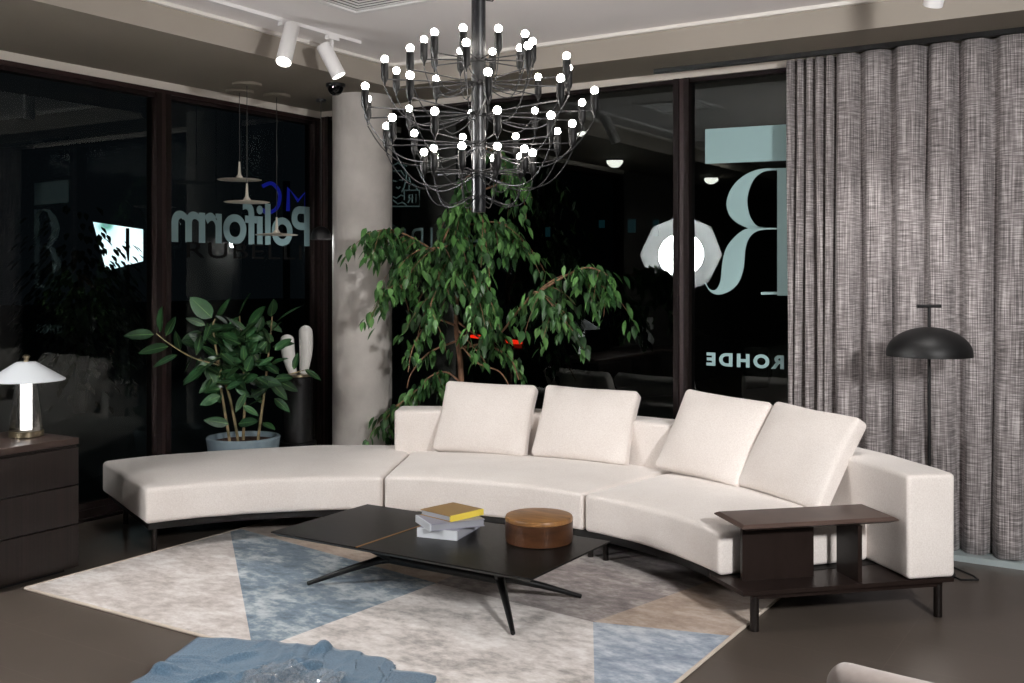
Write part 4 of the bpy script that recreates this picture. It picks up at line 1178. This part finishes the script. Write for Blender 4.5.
# ================================================================== NEAR ARMCHAIR (bottom right corner)
def tub_chair(name, label, pos, face, mt, zarm=0.62, zback=0.70, wid=0.60, dep=0.62, cat_='armchair', group=None):
    """chair whose open front looks along angle face; the shell wraps sides and back"""
    root = thing(name, label, cat_, pos, 0, group)
    Fd = Vector((math.cos(face), math.sin(face), 0)); Sd = Vector((Fd.y, -Fd.x, 0))
    P0 = Vector((pos[0], pos[1], 0))
    w2 = wid / 2
    path = []
    ns = 26
    for i in range(ns + 1):
        t = i / ns
        a = math.pi * t
        # superellipse wrap from left arm tip round the back to right arm tip
        ca, sa = math.cos(a), math.sin(a)
        ex = 0.62
        x = w2 * (abs(ca) ** ex) * (1 if ca >= 0 else -1); y = dep * 0.5 - dep * (abs(sa) ** ex)
        hz_ = zarm + (zback - zarm) * (sa ** 2)
        path.append((x, y, hz_))
    th = 0.085; prof_n = 10
    m = MB(); rings_ = []
    for i, (x, y, hz_) in enumerate(path):
        a = path[max(0, i - 1)]; b_ = path[min(ns, i + 1)]
        tx, ty = b_[0] - a[0], b_[1] - a[1]; l = math.hypot(tx, ty) or 1
        nx_, ny_ = ty / l, -tx / l
        ring = []
        z0 = 0.14
        pr = [(-th / 2, z0 + .02), (-th / 2, hz_ - th / 2)] + [(-th / 2 * math.cos(math.pi * k / 8), hz_ - th / 2 + th / 2 * math.sin(math.pi * k / 8)) for k in range(1, 8)] + [(th / 2, hz_ - th / 2), (th / 2, z0 + .02), (th / 2 - .02, z0), (-th / 2 + .02, z0)]
        for o_, z in pr:
            q = P0 + Sd * (x + nx_ * o_) + Fd * (y + ny_ * o_); q.z = z
            ring.append(q)
        rings_.append(ring)
    # rounded ends: shrink extra rings
    def endcap(ring, dirv):
        out = []
        cc = sum(ring, Vector()) / len(ring)
        for s_, off in ((0.92, 0.018), (0.7, 0.034), (0.3, 0.042)):
            rr = []
            for q in ring:
                e = q - cc; h = Vector((e.x, e.y, 0)) * s_; ez = e.z * (1 - (1 - s_) * 0.10)
                rr.append(cc + h + Vector((0, 0, ez)) + dirv * off)
            out.append(rr)
        return out
    e0 = endcap(rings_[0], Fd); e1 = endcap(rings_[-1], Fd)
    allr = list(reversed(e0)) + rings_ + e1
    pn = len(allr[0]); vs = [q for r in allr for q in r]; fs = []
    for i in range(len(allr) - 1):
        for k in range(pn): fs.append((i * pn + k, i * pn + (k + 1) % pn, (i + 1) * pn + (k + 1) % pn, (i + 1) * pn + k))
    fs.append(tuple(reversed(range(pn)))); fs.append(tuple((len(allr) - 1) * pn + k for k in range(pn)))
    m.add(vs, fs); m.build('shell', mt, root, angle=60)
    def fn(p): 
        q = P0 + Sd * p.x + Fd * p.y; q.z = p.z + 0.02 * (1 - (p.x / w2) ** 2); return q
    m = MB(); m.rbox(Vector((0, 0.04, 0.33)), (w2 - 0.05, dep * .5 - 0.02, 0.10), 0.05, 4, (6, 6, 2), fn); m.build('seat', mt, root, angle=80)
    for sx in (-1, 1):
        for sy in (-1, 1):
            q = P0 + Sd * (sx * (w2 - 0.06)) + Fd * (sy * (dep * .5 - .08))
            m = MB(); m.tube([(q.x, q.y, .001), (q.x, q.y, .24)], [.011, .017], 12); m.build('leg', M['leg'], root)
    return root
def low_chair(name, label, corner, face, mt):
    # upholstered chair seen from behind: corner = floor point under the left end of the backrest
    root = thing(name, label, 'armchair', (corner[0], corner[1], 0), 0)
    Fd = Vector((math.cos(face), math.sin(face), 0)); Sd = Vector((Fd.y, -Fd.x, 0)); P0 = Vector((corner[0], corner[1], 0))
    def place(p): return P0 + Sd * p.x + Fd * p.y + Vector((0, 0, p.z))
    def back(p):
        u = (p.x - 0.36) / 0.36
        q = Vector((p.x, p.y + 0.10 * u * u - 0.12 * (p.z - .4), p.z - 0.03 * u * u * (1 if p.z > .5 else 0)))
        return place(q)
    m = MB(); m.rbox(Vector((0.36, 0.05, 0.46)), (0.36, 0.065, 0.24), 0.06, 5, (12, 2, 6), back); m.build('backrest', mt, root, angle=80)
    m = MB(); m.rbox(Vector((0.36, 0.42, 0.32)), (0.33, 0.33, 0.09), 0.06, 4, (8, 8, 2), place); m.build('seat', mt, root, angle=80)
    for x in (0.08, 0.64):
        for y in (0.10, 0.66):
            q = place(Vector((x, y, 0))); m = MB(); m.tube([(q.x, q.y, 0.001), (q.x, q.y, 0.25)], [0.011, 0.017], 12); m.build('leg', M['leg'], root)
    return root
q0 = at(812, 670, 2.56); q1 = at(1019, 672, 2.62)
fa_ = math.atan2(0.58 * SN + 0.81 * CS, 0.58 * CS - 0.81 * SN)
low_chair('low_armchair', 'mauve grey upholstered armchair with a rounded back, cut off by the bottom edge at right', (q0.x, q0.y), fa_, M['chair'])

# ================================================================== THINGS BEHIND THE VIEW, MIRRORED IN THE GLASS
tub_chair('dark_armchair', 'dark olive tub armchair left of the view, near the credenza', (-3.9, 1.2, 0), R(160), M['darkchair'], 0.66, 0.78, 0.72, 0.7, group='dark armchairs out of view')
tub_chair('dark_armchair', 'dark olive tub armchair left of the view, farther from the credenza', (-4.4, -0.2, 0), R(150), M['darkchair'], 0.66, 0.78, 0.72, 0.7, group='dark armchairs out of view')
vt = thing('side_table', 'dark round side table out of view holding a white vase', 'table', (-5.6, 1.42, 0))
lat('tabletop', [(0.0, 0.70), (0.42, 0.70), (0.45, 0.715), (0.42, 0.73), (0.0, 0.73)], M['credtop'], vt, Vector((-5.6, 1.42, 0)))
lat('base', [(0.22, 0.001), (0.22, 0.02), (0.04, 0.05), (0.035, 0.70)], M['blackmatte'], vt, Vector((-5.6, 1.42, 0)))
va = Vector((-5.6, 1.42, 0.7305))
m = MB(); m.lathe([(0.05, 0.0), (0.11, 0.05), (0.125, 0.11), (0.10, 0.17), (0.055, 0.20), (0.06, 0.22), (0.11, 0.24), (0.11, 0.38), (0.10, 0.38), (0.10, 0.25), (0.0, 0.24)], va, 32)
tag(m.build('white_vase', M['vase'], loc=va), 'white waisted vase on the dark side table out of view', 'vase')

# photo umbrella lights
M['umbrella'] = mat('umbrella_cloth', (245, 245, 245), 0.8)
def umbrella(label, pos, target, power, rad=0.50, flash=100, disc=0.55):
    p = Vector(pos); tgt = Vector(target); ax = (tgt - p).normalized()
    root = thing('studio_umbrella', label, 'photo light', (p.x, p.y, 0))
    q = ax.to_track_quat('Z', 'Y').to_matrix().to_4x4(); T = Matrix.Translation(p - ax * 0.12) @ q
    m = MB(); n = 8
    prof_ = [(rad * math.sin(a) / math.sin(1.0), -rad * 1.05 * (math.cos(a) - math.cos(1.0))) for a in [1.0 * i / 6 for i in range(7)]]
    vs = [T @ Vector((0, 0, prof_[0][1]))]; fs = []
    for (r_, z_) in prof_[1:]:
        for k in range(n): vs.append(T @ Vector((r_ * math.cos(2 * math.pi * k / n), r_ * math.sin(2 * math.pi * k / n), z_)))
    for k in range(n): fs.append((0, 1 + k, 1 + (k + 1) % n))
    for i in range(5):
        for k in range(n): fs.append((1 + i * n + k, 1 + (i + 1) * n + k, 1 + (i + 1) * n + (k + 1) % n, 1 + i * n + (k + 1) % n))
    m.add(vs, fs); o = m.build('canopy', M['umbrella'], root, smooth=False); sm = o.modifiers.new('t', 'SOLIDIFY'); sm.thickness = .003
    head = p + ax * 0.30
    m = MB(); m.tube([p - ax * 0.30, head], 0.006, 8); m.build('shaft', M['black'], root)
    m = MB(); m.tube([head, head + ax * 0.04, head + ax * 0.26], [0.05, 0.06, 0.06], 16); m.build('flash_head', M['black'], root)
    base = head + ax * 0.15
    m = MB(); m.tube([base, (base.x, base.y, 0.5)], 0.012, 10); 
    for k in range(3):
        a = 2 * math.pi * k / 3; m.tube([(base.x, base.y, 0.5), (base.x + .4 * math.cos(a), base.y + .4 * math.sin(a), 0.012)], 0.009, 8)
    m.build('tripod', M['black'], root)
    l = bpy.data.lights.new('umbrella_light', 'AREA'); l.shape = 'DISK'; l.size = disc; l.energy = power; l.spread = R(120); l.color = (1.0, 0.985, 0.97)
    lo = bpy.data.objects.new('umbrella_light', l); COL.objects.link(lo); lo.location = p - ax * 0.11
    lo.rotation_euler = ax.to_track_quat('-Z', 'Y').to_euler(); lo.parent = root; lo.matrix_parent_inverse = PINV[root.name]
    l = bpy.data.lights.new('flash_tube', 'SPOT'); l.energy = flash; l.spot_size = R(100); l.spot_blend = 0.3; l.shadow_soft_size = 0.04
    lo = bpy.data.objects.new('flash_tube', l); COL.objects.link(lo); lo.location = head - ax * 0.02
    lo.rotation_euler = (-ax).to_track_quat('-Z', 'Y').to_euler(); lo.parent = root; lo.matrix_parent_inverse = PINV[root.name]
umbrella('white photo umbrella on a black stand left of the view, beyond the credenza', (-4.95, 1.75, 1.86), (-3.0, 5.0, 0.7), 20, flash=2000)
umbrella('white photo umbrella on a black stand right of the viewer', (1.75, 1.75, 2.5), (-1.9, 5.2, 0.7), 105, 0.55, flash=60, disc=0.42)

# ================================================================== OUTSIDE, BEYOND THE GLASS
b = MB(); b.box(-60, 40, YB + 0.13, 60, -0.30, -0.20); b.box(-60, XL - 0.13, -20, YB + 0.13, -0.30, -0.20)
tag(b.build('floor_street', M['asphalt'], smooth=False), 'dark street outside the windows', None, kind='structure')
# lit advertising screen
def screen():
    m_ = bpy.data.materials.new('lit_screen'); m_.use_nodes = True
    nt, N, L, bs = nodes(m_)
    tc = N.new('ShaderNodeTexCoord'); n = N.new('ShaderNodeTexNoise'); n.inputs['Scale'].default_value = 1.6; n.inputs['Detail'].default_value = 1.5
    L.new(tc.outputs['Object'], n.inputs['Vector'])
    r = N.new('ShaderNodeValToRGB'); e = r.color_ramp.elements
    e[0].position = .30; e[0].color = lin((150, 110, 190)); e[1].position = .42; e[1].color = lin((205, 240, 250))
    k = e.new(.35); k.color = lin((90, 150, 130)); k = e.new(.6); k.color = lin((235, 250, 255))
    L.new(n.outputs['Fac'], r.inputs['Fac']); bs.inputs['Base Color'].default_value = (0, 0, 0, 1)
    L.new(r.outputs['Color'], bs.inputs['Emission Color']); bs.inputs['Emission Strength'].default_value = 1.5
    D = 17
    pts = [at(93, 222, D), at(140, 229, D + 1.0), at(140, 261, D + 1.0), at(106, 270, D + .2)]
    c = sum(pts, Vector()) / 4; bk = Vector((-SN, CS, 0)) * 0.15
    root = thing('street_screen', 'bright lit advertising screen outside seen through the left window', 'screen', (c.x, c.y, -0.2))
    m = MB(); m.add(pts + [p + bk for p in pts], [(0, 3, 2, 1), (0, 1, 5, 4), (1, 2, 6, 5), (2, 3, 7, 6), (3, 0, 4, 7), (4, 5, 6, 7)]); m.build('display', m_, root, smooth=False)
    m = MB(); m.tube([(c.x - SN * .2, c.y + CS * .2, -0.2), (c.x - SN * .2, c.y + CS * .2, c.z + .3)], 0.08, 12); m.build('post', M['facade'], root)
screen()
def night_tree(label, px, D, ztop, spread, seed):
    rnd = random.Random(seed); p = at(px, 300, D)
    root = thing('street_tree', label, 'tree', (p.x, p.y, -0.2))
    m = MB(); m.tube([(p.x, p.y, -0.2), (p.x + .1, p.y, 1.0), (p.x, p.y, ztop - .6)], [.09, .07, .03], 8); m.build('trunk', M['facade'], root)
    m = MB()
    for _ in range(900):
        a = rnd.random() * 6.283; rr = spread * math.sqrt(rnd.random()); z = ztop - 1.0 + rnd.gauss(0, .5)
        leaf(m, Vector((p.x + rr * math.cos(a), p.y + rr * math.sin(a), z)), Vector((math.cos(a), math.sin(a), -.8)), Vector((0, 0, 1)), .13, .07, .2, 0, .2, 3)
    m.build('foliage', M['nightleaf'], root)
night_tree('dark leafy street tree outside in front of the lit screen', 80, 14.0, 2.25, 0.8, 3)
# dark facades with a few dim windows
b = MB(); b.box(-30, 10, 34, 36, -0.2, 14)
fa = thing('street_building', 'dark building across the street with a few dim teal windows', 'building', (-12, 35, -0.2))
b.build('facade', M['facade'], fa, smooth=False)
for (px, py, w, h) in ((632, 226, 8, 13), (656, 228, 6, 16), (602, 224, 6, 8), (548, 232, 5, 10)):
    p = on_back(px, py, 33.98); s = 37 / 1040
    b = MB(); b.box(p.x - w * s / 2, p.x + w * s / 2, 33.93, 34.0, p.z - h * s / 2, p.z + h * s / 2); b.build('window', M['tealwin'], fa, smooth=False)
# parked car with its tail lights on
def car():
    D = 14.0; p = at(492, 337, D)
    root = thing('parked_car', 'dark parked car outside with red tail lights glowing behind the fig', 'car', (p.x, p.y, -0.2), 0)
    rz = math.atan2(VR.y, VR.x) - R(66)
    T = Matrix.Translation(Vector((p.x, p.y, -0.2))) @ Matrix.Rotation(rz, 4, 'Z')
    secs = [(0.0, .70, .42, .80), (.08, .84, .30, .95), (.5, .88, .25, 1.42), (1.1, .88, .22, 1.46), (2.2, .88, .22, 1.42), (2.9, .88, .22, 1.0), (3.9, .86, .25, .88), (4.1, .70, .4, .66)]
    m = MB(); rings_ = []
    for (y, hw, zb_, zt_) in secs:
        tw = hw * (.78 if zt_ > 1.1 else .93)
        rings_.append([T @ Vector(q) for q in ((-hw, y, zb_), (hw, y, zb_), (hw, y, .85 if zt_ > .95 else zt_ - .08), (tw, y, zt_), (-tw, y, zt_), (-hw, y, .85 if zt_ > .95 else zt_ - .08))])
    vs = [q for r in rings_ for q in r]; fs = [tuple(range(6))]
    for i in range(len(rings_) - 1):
        for k in range(6): fs.append((i * 6 + k, i * 6 + (k + 1) % 6, i * 6 + 6 + (k + 1) % 6, i * 6 + 6 + k))
    fs.append(tuple(reversed([(len(rings_) - 1) * 6 + k for k in range(6)])))
    m.add(vs, fs); m.build('body', M['carpaint'], root, angle=30)
    for sx in (-1, 1):
        m = MB(); m.box(sx * .62 - .14, sx * .62 + .14, -0.012, 0.10, .965, 1.005, 0, T); m.build('tail_light', M['tail'], root, smooth=False)
        for yy in (.8, 3.2):
            m = MB(); q = T @ Vector((sx * .82, yy, .31)); ax = (T @ Vector((sx * .95, yy, .31))) - q; m.tube([q - ax, q + ax * .5], .31, 20); m.build('wheel', M['blackmatte'], root)
car()
# blue neon sign outside
def neon():
    root = thing('neon_sign', 'dim blue neon sign outside behind the large pale lettering', 'sign', at(285, 250, 11.5))
    def c(x, y): return at(150 + x * .1758, 160 + y * .1758, 11.5)
    m = MB(); m.tube([c(*q) for q in cat([(640, 150), (690, 132), (730, 170), (738, 220), (720, 275), (670, 302), (640, 280)])], .02, 8); m.build('letter', M['neon'], root)
    m = MB(); m.tube([c(*q) for q in ((785, 290), (788, 160), (842, 232), (888, 178), (890, 290))], .02, 8); m.build('letter', M['neon'], root)
    bk = Vector((-SN, CS, 0)) * .1
    p = c(765, 220); m = MB(); m.tube([(p.x + bk.x, p.y + bk.y, -0.2), (p.x + bk.x, p.y + bk.y, p.z + .2)], .04, 8); m.build('post', M['facade'], root)
neon()

# ================================================================== LIGHT, WORLD, CAMERA
w = bpy.data.worlds.new('night'); SC.world = w; w.use_nodes = True
w.node_tree.nodes['Background'].inputs['Color'].default_value = (0.0016, 0.0022, 0.0028, 1)
w.node_tree.nodes['Background'].inputs['Strength'].default_value = 1.0

def lamp(name, kind, loc, energy, size=0.1, color=(1, 0.95, 0.88), rot=None, spot=None):
    l = bpy.data.lights.new(name, kind); l.energy = energy; l.color = color
    if kind == 'AREA': l.shape = 'DISK'; l.size = size
    else: l.shadow_soft_size = size
    if spot: l.spot_size = R(spot); l.spot_blend = 0.7
    o = bpy.data.objects.new(name, l); COL.objects.link(o); o.location = loc
    if rot: o.rotation_euler = rot
    return o
lamp('table_lamp_light', 'POINT', lp + Vector((0, 0, 0.30)), 2.5, 0.03).parent = None
# added fill lights around the viewer, shaped as ceiling downlights
for i, (x, y) in enumerate(((-4.5, 0.7), (0.5, 1.6), (-0.3, -2.2), (2.6, 3.6))):
    root = thing('fill_downlight', 'round added fill light in the ceiling out of view ' + ('above the white vase on the side table', 'near the right photo umbrella', 'far behind the viewer', 'over the right end of the curtain')[i], 'ceiling light', (x, y, ZC))
    c = Vector((x, y, ZC))
    lat('ring', [(0.085, -0.004), (0.10, -0.004), (0.10, -0.0005), (0.085, -0.0005)], M['trackwhite'], root, c, 28)
    lat('diffuser', [(0.0, -0.0021), (0.084, -0.002)], M['spotface'], root, c, 28)
    lo = lamp('fill_beam', 'AREA', c - Vector((0, 0, 0.01)), 16 if i == 0 else 5, 0.16)
    lo.parent = root; lo.matrix_parent_inverse = PINV[root.name]

cam = bpy.data.cameras.new('camera'); co = bpy.data.objects.new('camera', cam); COL.objects.link(co)
co.location = (0, 0, EYE); co.rotation_euler = (R(90), 0, YAW)
cam.sensor_width = 36; cam.lens = FOC / 1024 * 36; cam.shift_y = -(341.5 - HOR) / 1024
cam.clip_start = 0.05; cam.clip_end = 200
SC.camera = co
vs_ = SC.view_settings
vs_.view_transform = 'Standard'; vs_.look = 'None'; vs_.gamma = 1.0; vs_.use_curve_mapping = False; vs_.exposure = 0.12
SC.cycles.use_denoising = True
SC.cycles.max_bounces = 8; SC.cycles.diffuse_bounces = 4; SC.cycles.glossy_bounces = 5; SC.cycles.transparent_max_bounces = 16
SC.cycles.sample_clamp_indirect = 8.0
